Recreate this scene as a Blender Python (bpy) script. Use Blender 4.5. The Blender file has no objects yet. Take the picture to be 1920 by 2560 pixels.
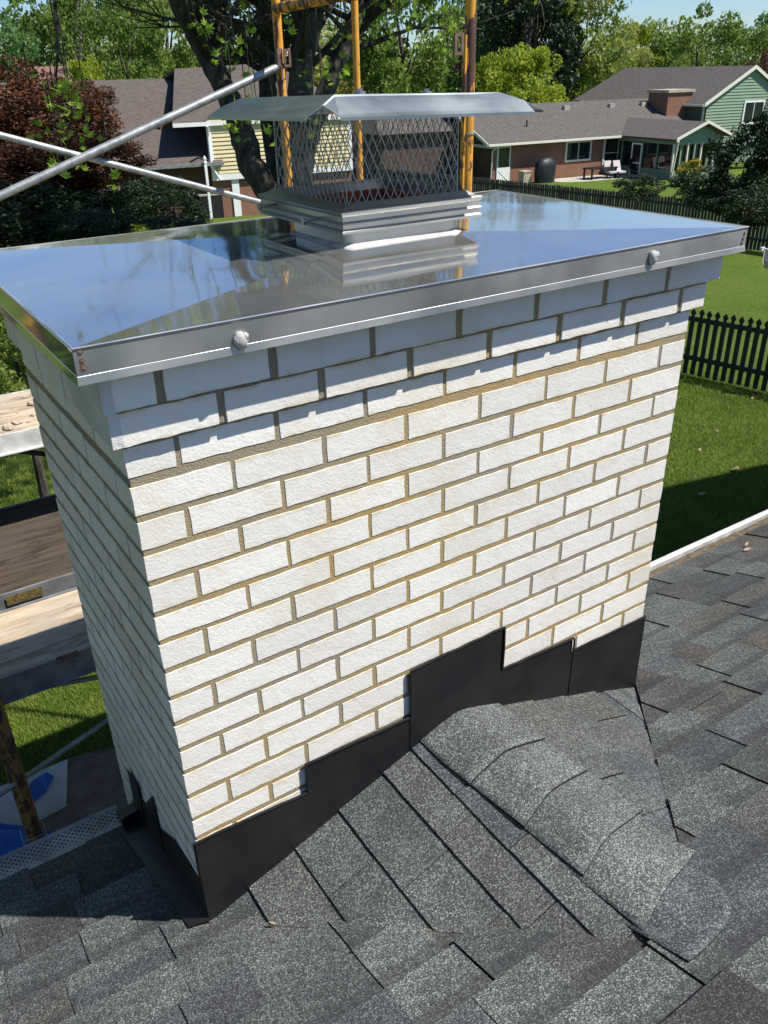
import bpy, math, random
import numpy as np
from mathutils import Vector, Matrix
from math import radians, sin, cos, pi
random.seed(7); rng = np.random.default_rng(7)
SC = bpy.context.scene
COL = SC.collection
# ------------------------------------------------------------------ camera
CAM = np.array([-0.3403, -1.3601, 0.6372]); FPX = 2062.88
RM = np.array([[0.8329,-0.5530,-0.0215],[-0.2777,-0.3840,-0.8806],[0.4787,0.7394,-0.4734]])
u_,s_,v_ = np.linalg.svd(RM); RM = u_ @ v_
cd = bpy.data.cameras.new('camera'); cam = bpy.data.objects.new('camera', cd); COL.objects.link(cam)
cd.sensor_fit = 'VERTICAL'; cd.sensor_height = 36; cd.lens = 36*FPX/2560; cd.clip_start = 0.05; cd.clip_end = 900
M = Matrix.Identity(4)
for i in range(3):
    M[i][0] = RM[0][i]; M[i][1] = -RM[1][i]; M[i][2] = -RM[2][i]; M[i][3] = CAM[i]
cam.matrix_world = M
SC.camera = cam
# ------------------------------------------------------------------ world, sun, exposure
SUN = Vector((0.60, -0.60, 1.27)).normalized()
w = bpy.data.worlds.new('World'); SC.world = w; w.use_nodes = True
nt = w.node_tree; nt.nodes.clear()
sky = nt.nodes.new('ShaderNodeTexSky'); sky.sky_type = 'NISHITA'; sky.sun_disc = False
sky.sun_elevation = math.asin(SUN.z); sky.sun_rotation = math.atan2(SUN.x, SUN.y)
sky.air_density = 1.0; sky.dust_density = 0.15; sky.ozone_density = 3.0
bg = nt.nodes.new('ShaderNodeBackground'); bg.inputs[1].default_value = 0.075
wo = nt.nodes.new('ShaderNodeOutputWorld')
# thin real clouds in the sky: brighten towards white by a noise over the direction
tc = nt.nodes.new('ShaderNodeTexCoord'); mp = nt.nodes.new('ShaderNodeMapping'); mp.inputs['Scale'].default_value = (1.6, 1.6, 4.0)
nz = nt.nodes.new('ShaderNodeTexNoise'); nz.inputs['Scale'].default_value = 1.7; nz.inputs['Detail'].default_value = 7; nz.inputs['Roughness'].default_value = .55
cr = nt.nodes.new('ShaderNodeMapRange'); cr.inputs[1].default_value = .50; cr.inputs[2].default_value = .78; cr.inputs[3].default_value = 0; cr.inputs[4].default_value = .28
mx = nt.nodes.new('ShaderNodeMix'); mx.data_type = 'RGBA'; mx.inputs[7].default_value = (6.0, 6.3, 6.8, 1)
L = nt.links.new
L(tc.outputs['Generated'], mp.inputs[0]); L(mp.outputs[0], nz.inputs[0]); L(nz.outputs[0], cr.inputs[0]); L(cr.outputs[0], mx.inputs[0])
hsv = nt.nodes.new('ShaderNodeHueSaturation'); hsv.inputs['Saturation'].default_value = 1.1; L(sky.outputs[0], hsv.inputs['Color']); ti = nt.nodes.new('ShaderNodeMix'); ti.data_type = 'RGBA'; ti.blend_type = 'MULTIPLY'; ti.inputs[0].default_value = 1; ti.inputs[7].default_value = (.76, .91, 1.13, 1); L(hsv.outputs[0], ti.inputs[6]); L(ti.outputs[2], mx.inputs[6]); L(mx.outputs[2], bg.inputs[0]); L(bg.outputs[0], wo.inputs[0])
sl = bpy.data.lights.new('sun', 'SUN'); sl.energy = 5.0; sl.angle = radians(.55); sl.color = (1, .955, .88)
so = bpy.data.objects.new('sun', sl); COL.objects.link(so); so.rotation_euler = SUN.to_track_quat('Z', 'Y').to_euler(); so.location = (5, -8, 20)
SC.view_settings.view_transform = 'Standard'; SC.view_settings.look = 'None'; SC.view_settings.exposure = 0.65; SC.view_settings.gamma = 1
SC.view_settings.use_curve_mapping = False
SC.render.engine = 'CYCLES'; SC.cycles.max_bounces = 6; SC.cycles.transparent_max_bounces = 8
# ------------------------------------------------------------------ placing: a point of the photo on a plane of the place
def ray(x, y): return RM.T @ np.array([(x-960)/FPX, (y-1280)/FPX, 1.])
def on(x, y, ax, v):
    d = ray(x, y); return CAM + d*(v-CAM[ax])/d[ax]
def onp(x, y, n, P0):
    d = ray(x, y); n = np.array(n, float); return CAM + d*(((np.array(P0)-CAM)@n)/(d@n))
def att(x, y, t): return CAM + ray(x, y)*t
def proj(P):
    v = RM @ (np.asarray(P, float)-CAM); return 960+FPX*v[0]/v[2], 1280+FPX*v[1]/v[2], v[2]
def gz(x, y):
    d = math.hypot(x-CAM[0], y-CAM[1]); return -4.3-0.04*max(0, d-12)
def ground_at(px, py):
    d = ray(px, py); t = 5.
    for _ in range(60):
        P = CAM+d*t; t -= (P[2]-gz(P[0], P[1]))/d[2]*.9
    return CAM+d*t
# ------------------------------------------------------------------ materials
def mat(name): 
    m = bpy.data.materials.new(name); m.use_nodes = True; m.node_tree.nodes.clear(); return m
class NT:
    def __init__(s, m): s.t = m.node_tree
    def n(s, ty, **k):
        o = s.t.nodes.new('ShaderNode'+ty)
        for a, b in k.items():
            if a.startswith('i_'):
                key = a[2:]; key = int(key) if key.isdigit() else key.replace('_', ' '); o.inputs[key].default_value = b
            else: setattr(o, a, b)
        return o
    def l(s, a, b): s.t.links.new(a, b)
def coords(N, scale=1, kind='Object', vec=None):
    t = N.n('TexCoord'); m = N.n('Mapping')
    m.inputs['Scale'].default_value = vec or (scale, scale, scale); N.l(t.outputs[kind], m.inputs[0]); return m.outputs[0]
def noise(N, c, scale, detail=4, rough=.55, dist=0):
    o = N.n('TexNoise', i_Scale=scale, i_Detail=detail, i_Roughness=rough, i_Distortion=dist); N.l(c, o.inputs['Vector']); return o.outputs[0]
def ramp(N, f, stops):
    r = N.n('ValToRGB'); e = r.color_ramp.elements
    while len(e) < len(stops): e.new(.5)
    for i, (p, c) in enumerate(stops): e[i].position = p; e[i].color = (*c, 1)
    N.l(f, r.inputs[0]); return r.outputs[0]
def mixc(N, f, a, b, mode='MIX'):
    m = N.n('Mix', data_type='RGBA', blend_type=mode)
    for k, v in ((0, f), (6, a), (7, b)):
        if isinstance(v, (int, float)): m.inputs[k].default_value = v
        elif isinstance(v, tuple): m.inputs[k].default_value = (*v, 1)
        else: N.l(v, m.inputs[k])
    return m.outputs[2]
def mr(N, f, a, b, c, d):
    m = N.n('MapRange'); N.l(f, m.inputs[0])
    for i, v in enumerate((a, b, c, d)): m.inputs[i+1].default_value = v
    return m.outputs[0]
def finish(N, color, rough=.8, metal=0, bump=None, bstr=.3, bdist=.01, spec=.5, trans=None):
    p = N.n('BsdfPrincipled'); o = N.n('OutputMaterial')
    for k, v in (('Base Color', color), ('Roughness', rough), ('Metallic', metal)):
        if isinstance(v, tuple): p.inputs[k].default_value = (*v, 1)
        elif isinstance(v, (int, float)): p.inputs[k].default_value = v
        else: N.l(v, p.inputs[k])
    p.inputs['Specular IOR Level'].default_value = spec
    if bump is not None:
        b = N.n('Bump', i_Strength=bstr, i_Distance=bdist); N.l(bump, b.inputs['Height']); N.l(b.outputs[0], p.inputs['Normal'])
    if trans:
        tr = N.n('BsdfTranslucent'); mxs = N.n('MixShader', i_0=trans)
        if isinstance(color, tuple): tr.inputs[0].default_value = (*color, 1)
        else: N.l(color, tr.inputs[0])
        N.l(p.outputs[0], mxs.inputs[1]); N.l(tr.outputs[0], mxs.inputs[2]); N.l(mxs.outputs[0], o.inputs[0])
    else: N.l(p.outputs[0], o.inputs[0])
    return p
def simple(name, a, b=None, scale=8, rough=.8, metal=0, bs=0, bscale=60, spec=.4, bd=.005, obr=0.0, vec=None):
    m = mat(name); N = NT(m); c = coords(N, vec=vec)
    col = a
    if b: col = mixc(N, mr(N, noise(N, c, scale, 6), .35, .65, 0, 1), a, b)
    if obr:
        oi = N.n('ObjectInfo'); v = mr(N, oi.outputs['Random'], 0, 1, 1-obr, 1+obr)
        hs = N.n('HueSaturation'); N.l(v, hs.inputs['Value'])
        if isinstance(col, tuple): hs.inputs['Color'].default_value = (*col, 1)
        else: N.l(col, hs.inputs['Color'])
        col = hs.outputs[0]
    bu = noise(N, c, bscale, 5) if bs else None
    finish(N, col, rough, metal, bu, bs, bd, spec)
    return m
def m_brick():
    m = mat('white_glazed_brick'); N = NT(m); c = coords(N); oi = N.n('ObjectInfo')
    off = N.n('VectorMath', operation='ADD'); cc = N.n('CombineXYZ'); sc = N.n('Math', operation='MULTIPLY', i_1=37.); N.l(oi.outputs['Random'], sc.inputs[0])
    for i in range(3): N.l(sc.outputs[0], cc.inputs[i])
    N.l(c, off.inputs[0]); N.l(cc.outputs[0], off.inputs[1]); v = off.outputs[0]
    stain = mr(N, noise(N, v, 9, 5), .52, .75, 0, .5)
    base = mixc(N, stain, (.735, .71, .65), (.61, .55, .43))
    gp = N.n('NewGeometry'); big = noise(N, gp.outputs['Position'], 2.3, 4); base = mixc(N, mr(N, big, .5, .72, 0, .55), base, (.60, .53, .39))
    sx = N.n('SeparateXYZ'); N.l(c, sx.inputs[0]); ea = mr(N, sx.outputs[2], .0, .010, 1, 0); eb = mr(N, sx.outputs[2], .048, .0585, 0, 1); es = N.n('Math', operation='MAXIMUM'); N.l(ea, es.inputs[0]); N.l(eb, es.inputs[1])
    em = N.n('Math', operation='MULTIPLY'); N.l(es.outputs[0], em.inputs[0]); N.l(mr(N, noise(N, gp.outputs['Position'], 26, 4), .46, .62, 0, .75), em.inputs[1]); base = mixc(N, em.outputs[0], base, (.56, .46, .28))
    rr = mr(N, oi.outputs['Random'], 0, 1, .9, 1.04)
    hs = N.n('HueSaturation'); N.l(rr, hs.inputs['Value']); N.l(base, hs.inputs['Color'])
    # tiny dark pits
    vo = N.n('TexVoronoi', i_Scale=95.); N.l(v, vo.inputs['Vector'])
    pit = mr(N, vo.outputs['Distance'], .06, .20, .7, 0)
    pn = mr(N, noise(N, v, 30, 2), .56, .66, 0, 1)
    mm = N.n('Math', operation='MULTIPLY'); N.l(pit, mm.inputs[0]); N.l(pn, mm.inputs[1])
    col = mixc(N, mm.outputs[0], hs.outputs[0], (.33, .30, .25))
    h1 = noise(N, v, 170, 5, .7); h2 = noise(N, v, 45, 3, .6)
    ad = N.n('Math', operation='ADD'); N.l(h1, ad.inputs[0]); N.l(h2, ad.inputs[1])
    finish(N, col, .75, 0, ad.outputs[0], .40, .0032, .3); return m
def m_mortar():
    m = mat('tan_mortar'); N = NT(m); c = coords(N)
    g = noise(N, c, 420, 2); b = noise(N, c, 3.1, 4)
    col = mixc(N, mr(N, b, .38, .62, 0, 1), (.46, .32, .13), (.33, .28, .20))
    col = mixc(N, mr(N, g, .35, .65, 0, .55), col, (.20, .16, .10))
    finish(N, col, .95, 0, noise(N, c, 260, 4, .7), .8, .004, .2); return m
def m_shingle(name, tints, band=True, gain=1.):
    m = mat(name); N = NT(m); oi = N.n('ObjectInfo'); c = coords(N)
    tn = ramp(N, oi.outputs['Random'], [(i/(len(tints)-1), tuple(x*gain for x in t)) for i, t in enumerate(tints)])
    vo = N.n('TexVoronoi', i_Scale=430.); N.l(c, vo.inputs['Vector'])
    sepc = N.n('SeparateColor'); N.l(vo.outputs['Color'], sepc.inputs[0])
    gr = ramp(N, sepc.outputs[0], [(0, (.25, .25, .26)), (.45, (.62, .64, .65)), (.70, (1.2, 1.24, 1.2)), (.9, (2.4, 2.5, 2.45)), (1, (3.9, 4.1, 3.9))])
    col = mixc(N, 1., tn, gr, 'MULTIPLY')
    gp = N.n('NewGeometry'); soft = mr(N, noise(N, gp.outputs['Position'], 5, 5), .3, .7, .72, 1.28)
    hs = N.n('HueSaturation'); N.l(soft, hs.inputs['Value']); N.l(col, hs.inputs['Color']); col = hs.outputs[0]
    if band:   # the printed darker granule band under each course edge
        sp = N.n('SeparateXYZ'); N.l(gp.outputs['Position'], sp.inputs[0])
        a = N.n('Math', operation='SUBTRACT', i_0=.615); N.l(sp.outputs[1], a.inputs[1]); d = N.n('Math', operation='DIVIDE', i_1=.137); N.l(a.outputs[0], d.inputs[0]); f = N.n('Math', operation='FRACT'); N.l(d.outputs[0], f.inputs[0])
        b1 = mr(N, f.outputs[0], .68, .76, 0, 1); b2 = mr(N, oi.outputs['Random'], .30, .34, 0, .5); mm = N.n('Math', operation='MULTIPLY'); N.l(b1, mm.inputs[0]); N.l(b2, mm.inputs[1])
        col = mixc(N, mm.outputs[0], col, (.018, .018, .021))
    finish(N, col, .8, 0, sepc.outputs[1], .5, .0022, .5); return m
def m_steel(name, base, rough, wav=0, wscale=2.5, scr=True, dirt=0, haze=0):
    m = mat(name); N = NT(m); c = coords(N)
    sm = noise(N, c, 3, 5)
    r = mr(N, sm, .3, .7, rough*.7, rough*1.5)
    col = base
    if dirt: col = mixc(N, mr(N, noise(N, c, 5, 6), .5, .75, 0, dirt), base, tuple(x*.45 for x in base))
    bu = noise(N, c, wscale, 2, .4) if wav else None
    p = finish(N, col, r, 1, bu, wav, .02, .5)
    if haze:   # dusty film on the sheet: smears and fine scratches
        o = [n for n in N.t.nodes if n.bl_idname == 'ShaderNodeOutputMaterial'][0]; df = N.n('BsdfDiffuse'); df.inputs[0].default_value = (.46, .45, .42, 1); ms = N.n('MixShader')
        a = mr(N, noise(N, c, 3.5, 6, .65), .3, .7, haze*.6, haze*1.3); c2 = coords(N, vec=(3, 60, 3)); sc = mr(N, noise(N, c2, 6, 3, .6), .66, .72, 0, .25)
        ad = N.n('Math', operation='ADD'); N.l(a, ad.inputs[0]); N.l(sc, ad.inputs[1]); N.l(ad.outputs[0], ms.inputs[0]); N.l(p.outputs[0], ms.inputs[1]); N.l(df.outputs[0], ms.inputs[2]); N.l(ms.outputs[0], o.inputs[0])
    return m
def m_rustpaint(name, yl=(.66, .32, .035), rust=(.05, .032, .028), thr=.5, sc=14, vec=(1, 1, .35)):
    m = mat(name); N = NT(m); c = coords(N, vec=vec)
    n = noise(N, c, sc, 5, .6); n2 = noise(N, c, 60, 4)
    f = mr(N, n, thr-.01, thr+.01, 0, 1)
    rc = mixc(N, n2, rust, (rust[0]*2.6, rust[1]*1.8, rust[2]*1.5))
    yc = mixc(N, mr(N, noise(N, c, 30, 4), .45, .7, 0, .6), yl, (yl[0]*.55, yl[1]*.45, yl[2]))
    finish(N, mixc(N, f, yc, rc), .55, 0, f, .4, .001, .4); return m
def m_galv(name='galvanised_tube', a=(.55, .57, .57), b=(.36, .38, .38)):
    m = mat(name); N = NT(m); c = coords(N); n = noise(N, c, 22, 6, .65)
    finish(N, mixc(N, mr(N, n, .35, .65, 0, 1), a, b), .42, .55, noise(N, c, 90, 3), .15, .002); return m
def m_leaf(name, a, b, trans=.35, rough=.55, scale=.6):
    m = mat(name); N = NT(m); g = N.n('NewGeometry'); c = coords(N)
    r = g.outputs['Random Per Island']
    n = mr(N, noise(N, c, scale, 3), .35, .65, 0, 1)
    f = N.n('Math', operation='ADD'); f2 = N.n('Math', operation='MULTIPLY', i_1=.5); N.l(r, f.inputs[0]); N.l(n, f.inputs[1]); N.l(f.outputs[0], f2.inputs[0])
    col = mixc(N, f2.outputs[0], a, b)
    finish(N, col, rough, 0, None, trans=trans, spec=.35); return m
def m_bark():
    m = mat('maple_bark'); N = NT(m); c = coords(N, vec=(1, 1, .22)); n = noise(N, c, 9, 7, .7)
    finish(N, mixc(N, mr(N, n, .35, .65, 0, 1), (.028, .024, .02), (.125, .11, .09)), .95, 0, n, 1., .05, .2); return m
def m_grass():
    m = mat('lawn_grass'); N = NT(m); c = coords(N)
    a = mr(N, noise(N, c, .45, 5), .35, .65, 0, 1); b = mr(N, noise(N, c, 14, 5, .7), .3, .7, 0, 1)
    col = mixc(N, a, (.10, .165, .020), (.155, .21, .036)); col = mixc(N, b, col, (.06, .10, .014))
    finish(N, col, .95, 0, noise(N, c, 45, 5, .8), 1., .05, .1); return m
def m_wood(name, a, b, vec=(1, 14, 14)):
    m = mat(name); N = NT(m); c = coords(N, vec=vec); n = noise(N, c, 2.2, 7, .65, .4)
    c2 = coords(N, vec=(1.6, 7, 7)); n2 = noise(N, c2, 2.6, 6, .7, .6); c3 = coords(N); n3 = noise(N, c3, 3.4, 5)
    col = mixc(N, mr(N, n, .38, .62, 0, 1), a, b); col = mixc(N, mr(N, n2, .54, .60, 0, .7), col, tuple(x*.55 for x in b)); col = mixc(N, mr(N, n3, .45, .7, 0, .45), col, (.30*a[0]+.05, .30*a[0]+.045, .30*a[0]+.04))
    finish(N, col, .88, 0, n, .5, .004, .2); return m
def m_farroof(name, a, b, sc=1.4):
    m = mat(name); N = NT(m); c = coords(N, vec=(1, 1, 3.2)); n = noise(N, c, sc*3, 6, .7); n2 = noise(N, c, .4, 3)
    col = mixc(N, mr(N, n, .35, .65, 0, 1), a, b); col = mixc(N, mr(N, n2, .3, .7, 0, .35), col, tuple(x*.7 for x in a))
    finish(N, col, .92, 0, n, .5, .03, .2); return m
def m_brickwall(name, a, b, mo):
    m = mat(name); N = NT(m); c = coords(N, kind='UV')
    bt = N.n('TexBrick', i_Scale=1., offset=.5); bt.inputs['Brick Width'].default_value = .203; bt.inputs['Row Height'].default_value = .068
    bt.inputs['Mortar Size'].default_value = .006
    for k, v in (('Color1', a), ('Color2', b), ('Mortar', mo)): bt.inputs[k].default_value = (*v, 1)
    N.l(c, bt.inputs['Vector'])
    n = noise(N, c, .8, 4); col = mixc(N, mr(N, n, .3, .7, 0, .4), bt.outputs[0], tuple(x*.6 for x in a))
    finish(N, col, .9, 0, bt.outputs[1], -.4, .005, .2); return m
def m_mesh_guard():
    m = mat('perforated_gutter_guard'); N = NT(m); c = coords(N, vec=(1, 1, 1))
    rot = N.n('Mapping'); rot.inputs['Rotation'].default_value = (0, 0, radians(45)); N.l(c, rot.inputs[0])
    ck = N.n('TexVoronoi', i_Scale=75., i_Randomness=0.); N.l(rot.outputs[0], ck.inputs['Vector'])
    f = mr(N, ck.outputs['Distance'], .27, .33, 0, 1)
    d = mr(N, noise(N, c, 16, 4), .4, .6, 0, .6)
    col = mixc(N, d, (.42, .42, .40), (.14, .12, .09)); col = mixc(N, f, (.015, .015, .015), col)
    finish(N, col, .6, 0, f, .5, .002); return m
MT = dict(
 brick=m_brick(), mortar=m_mortar(),
 shingle=m_shingle('architectural_shingle', [(.062,.068,.068),(.078,.080,.077),(.045,.047,.054),(.064,.060,.053),(.067,.074,.070),(.041,.043,.049),(.088,.092,.089),(.055,.057,.060)]),
 shingle_b=m_shingle('shingle_brown', [(.058,.049,.041),(.039,.037,.039),(.060,.056,.050),(.050,.053,.053),(.036,.034,.035),(.052,.047,.041)]),
 shingle_s=m_shingle('saddle_shingle', [(.060,.064,.063),(.072,.074,.070),(.046,.050,.056),(.064,.064,.058),(.056,.061,.062)], False), shingle_r=m_shingle('ridge_shingle', [(.078,.082,.080),(.058,.062,.065),(.088,.091,.088),(.068,.071,.070)], False, 1.0),
 edge=simple('asphalt_cut_edge', (.014,.014,.015), rough=.95), felt=simple('dark_underlay', (.02,.02,.022), rough=.95),
 pan=m_steel('mirror_stainless', (.66,.67,.665), .055, .15, 2.2, haze=.13), pan_side=m_steel('satin_stainless', (.43,.43,.42), .52, .05, 3, dirt=.25),
 hem=m_steel('bright_hem', (.62,.62,.61), .33, 0), steel=m_steel('hood_stainless', (.37,.365,.345), .42, .12, 6, dirt=.3), lid=m_steel('lid_steel', (.33,.37,.39), .42, .1, 4, dirt=.3),
 wire=simple('expanded_wire', (.36,.36,.34), rough=.4, metal=.85),
 caulk=simple('grey_sealant', (.34,.33,.31), (.46,.45,.44), 30, .55, bs=.4, bscale=50),
 rust=simple('rust', (.10,.035,.02), (.19,.085,.05), 200, .9),
 terra=simple('terracotta', (.42,.10,.035), (.22,.06,.03), 12, .85, bs=.3),
 flash=simple('black_flashing', (.005,.006,.008), (.016,.015,.014), 5, .42, bs=.22, bscale=7, spec=.35),
 alu=simple('white_aluminium', (.62,.62,.60), (.42,.42,.40), 18, .45), alu_g=simple('weathered_aluminium', (.30,.31,.31), (.16,.165,.17), 9, .5, metal=.4),
 guard=m_mesh_guard(), debris=simple('roof_debris', (.17,.125,.085), (.07,.055,.04), 40, .95, bs=.8, bscale=150),
 post=m_rustpaint('yellow_scaffold_paint'), post_r=m_rustpaint('rusty_scaffold_paint', thr=.49, sc=20), post_o=m_rustpaint('yellow_paint_light', thr=.60, sc=16),
 post_g=m_rustpaint('rusty_dull_paint', yl=(.30,.17,.05), thr=.5, sc=40, vec=(1,1,.5)),
 galv=m_galv('galvanised_tube', (.42,.44,.44), (.24,.255,.26)), lock=simple('rusty_lock', (.20,.12,.09), (.10,.06,.05), 40, .8),
 bark=m_bark(), grass=m_grass(), blade=m_leaf('grass_blades', (.11,.19,.02), (.27,.33,.07), .3, .6, 2.),
 leafA=m_leaf('maple_leaf', (.20,.34,.03), (.34,.46,.06), .5, .5, .5),
 gA=m_leaf('leaf_green', (0.076,0.143,0.023), (0.203,0.286,0.043), .45), gB=m_leaf('leaf_midgreen', (0.123,0.186,0.031), (0.272,0.329,0.066), .45),
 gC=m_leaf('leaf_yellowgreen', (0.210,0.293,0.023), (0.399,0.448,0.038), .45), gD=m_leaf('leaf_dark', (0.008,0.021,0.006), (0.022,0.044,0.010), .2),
 gE=m_leaf('leaf_bluegreen', (0.061,0.143,0.038), (0.149,0.263,0.076), .45), red=m_leaf('leaf_red', (.032,.014,.008), (.15,.055,.018), .25),
 purple=m_leaf('leaf_purple', (.022,.012,.02), (.06,.035,.045), .2), brown=m_leaf('leaf_bronze', (.10,.035,.02), (.17,.07,.04), .2),
 yel=m_leaf('leaf_yellow', (.20,.20,.01), (.45,.32,.01), .3), pale=m_leaf('leaf_pale', (0.244,0.286,0.066), (0.463,0.438,0.131), .45),
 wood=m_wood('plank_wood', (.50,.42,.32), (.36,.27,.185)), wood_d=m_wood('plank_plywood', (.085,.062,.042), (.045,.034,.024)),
 fence_d=simple('dark_stained_wood', (.022,.026,.024), (.04,.045,.04), 6, .9, bs=.3, bscale=40),
 fence_b=simple('weathered_board', (.035,.035,.032), (.075,.07,.06), 3, .95, vec=(1,1,.2)),
 conc=simple('concrete', (.42,.40,.36), (.30,.27,.22), 2.5, .9, bs=.3, bscale=30), dirt=simple('bare_dirt', (.16,.115,.085), (.10,.07,.05), 9, .95, bs=.8, bscale=40, bd=.02),
 tarp=simple('blue_tarp', (.006,.07,.34), (.005,.05,.22), 5, .35, bs=.6, bscale=5, bd=.04), poly=simple('clear_plastic_sheet', (.45,.46,.45), (.60,.60,.58), 3, .3, bs=.5, bscale=4, bd=.04),
 roofG=m_farroof('far_roof_grey', (.125,.112,.10), (.065,.06,.055)), roofP=m_farroof('far_roof_greybrown', (.12,.098,.085), (.07,.057,.05)), roofR=m_farroof('far_roof_pink', (.22,.13,.11), (.15,.09,.08)),
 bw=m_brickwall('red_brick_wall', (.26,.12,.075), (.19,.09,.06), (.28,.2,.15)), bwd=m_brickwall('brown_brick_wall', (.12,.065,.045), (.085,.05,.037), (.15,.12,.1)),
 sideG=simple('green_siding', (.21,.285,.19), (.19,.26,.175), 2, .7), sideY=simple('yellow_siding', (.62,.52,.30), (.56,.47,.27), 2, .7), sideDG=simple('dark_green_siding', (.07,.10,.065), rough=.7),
 trim=simple('cream_trim', (.66,.64,.54), rough=.6), white=simple('white_paint', (.72,.73,.72), rough=.5), glass=simple('window_glass', (.012,.017,.02), rough=.06, spec=.8),
 dark=simple('black_cover', (.008,.009,.012), (.014,.015,.02), 3, .5, bs=.4, bscale=5, bd=.05), black=simple('black_plastic', (.012,.012,.013), rough=.5),
 blue=simple('navy_car_paint', (.01,.02,.06), rough=.2, spec=.8), cushion=simple('pale_cushion', (.50,.46,.45), rough=.9), label=simple('yellow_label', (.20,.13,.03), (.05,.045,.03), 90, .7),
 redlab=simple('red_label', (.12,.03,.035), (.22,.2,.2), 60, .7), tan=simple('tan_stone', (.45,.38,.30), (.30,.25,.2), 6, .9), leafdry=simple('dry_leaf', (.36,.27,.18), (.25,.16,.10), 60, .8),
 capst=simple('chimney_capstone', (.42,.39,.30), (.30,.28,.22), 4, .9),
)
# ------------------------------------------------------------------ mesh helpers
def mesh(name, V, F, m, smooth=False, uv=None):
    me = bpy.data.meshes.new(name)
    me.from_pydata([tuple(map(float, v)) for v in V], [], F)
    for x in (m if isinstance(m, (list, tuple)) else [m]): me.materials.append(MT[x] if isinstance(x, str) else x)
    if smooth: me.polygons.foreach_set('use_smooth', [True]*len(me.polygons))
    if uv is not None:
        ul = me.uv_layers.new(name='UVMap')
        for lo in me.loops: ul.data[lo.index].uv = uv[lo.vertex_index]
    me.update(); return me
def fast_mesh(name, V, F, m):
    V = np.asarray(V, np.float32); F = np.asarray(F, np.int32); k = F.shape[1]
    me = bpy.data.meshes.new(name); me.vertices.add(len(V)); me.vertices.foreach_set('co', V.ravel())
    me.loops.add(F.size); me.loops.foreach_set('vertex_index', F.ravel()); me.polygons.add(len(F))
    me.polygons.foreach_set('loop_start', np.arange(0, F.size, k, dtype=np.int32)); me.polygons.foreach_set('loop_total', np.full(len(F), k, np.int32))
    me.materials.append(MT[m]); me.update(calc_edges=True); me.validate(); return me
def link(name, me, parent=None, loc=(0, 0, 0), rot=(0, 0, 0), scale=(1, 1, 1)):
    o = bpy.data.objects.new(name, me); COL.objects.link(o); o.location = loc; o.rotation_euler = rot; o.scale = scale
    if parent: o.parent = parent
    return o
def tag(o, label=None, cat=None, group=None, kind=None):
    if label: o['label'] = label
    if cat: o['category'] = cat
    if group: o['group'] = group
    if kind: o['kind'] = kind
    return o
def thing(name, label, cat, loc=(0, 0, 0), group=None):
    o = bpy.data.objects.new(name, None); COL.objects.link(o); o.location = tuple(map(float, loc)); o.empty_display_size = .1
    return tag(o, label, cat, group)
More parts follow.
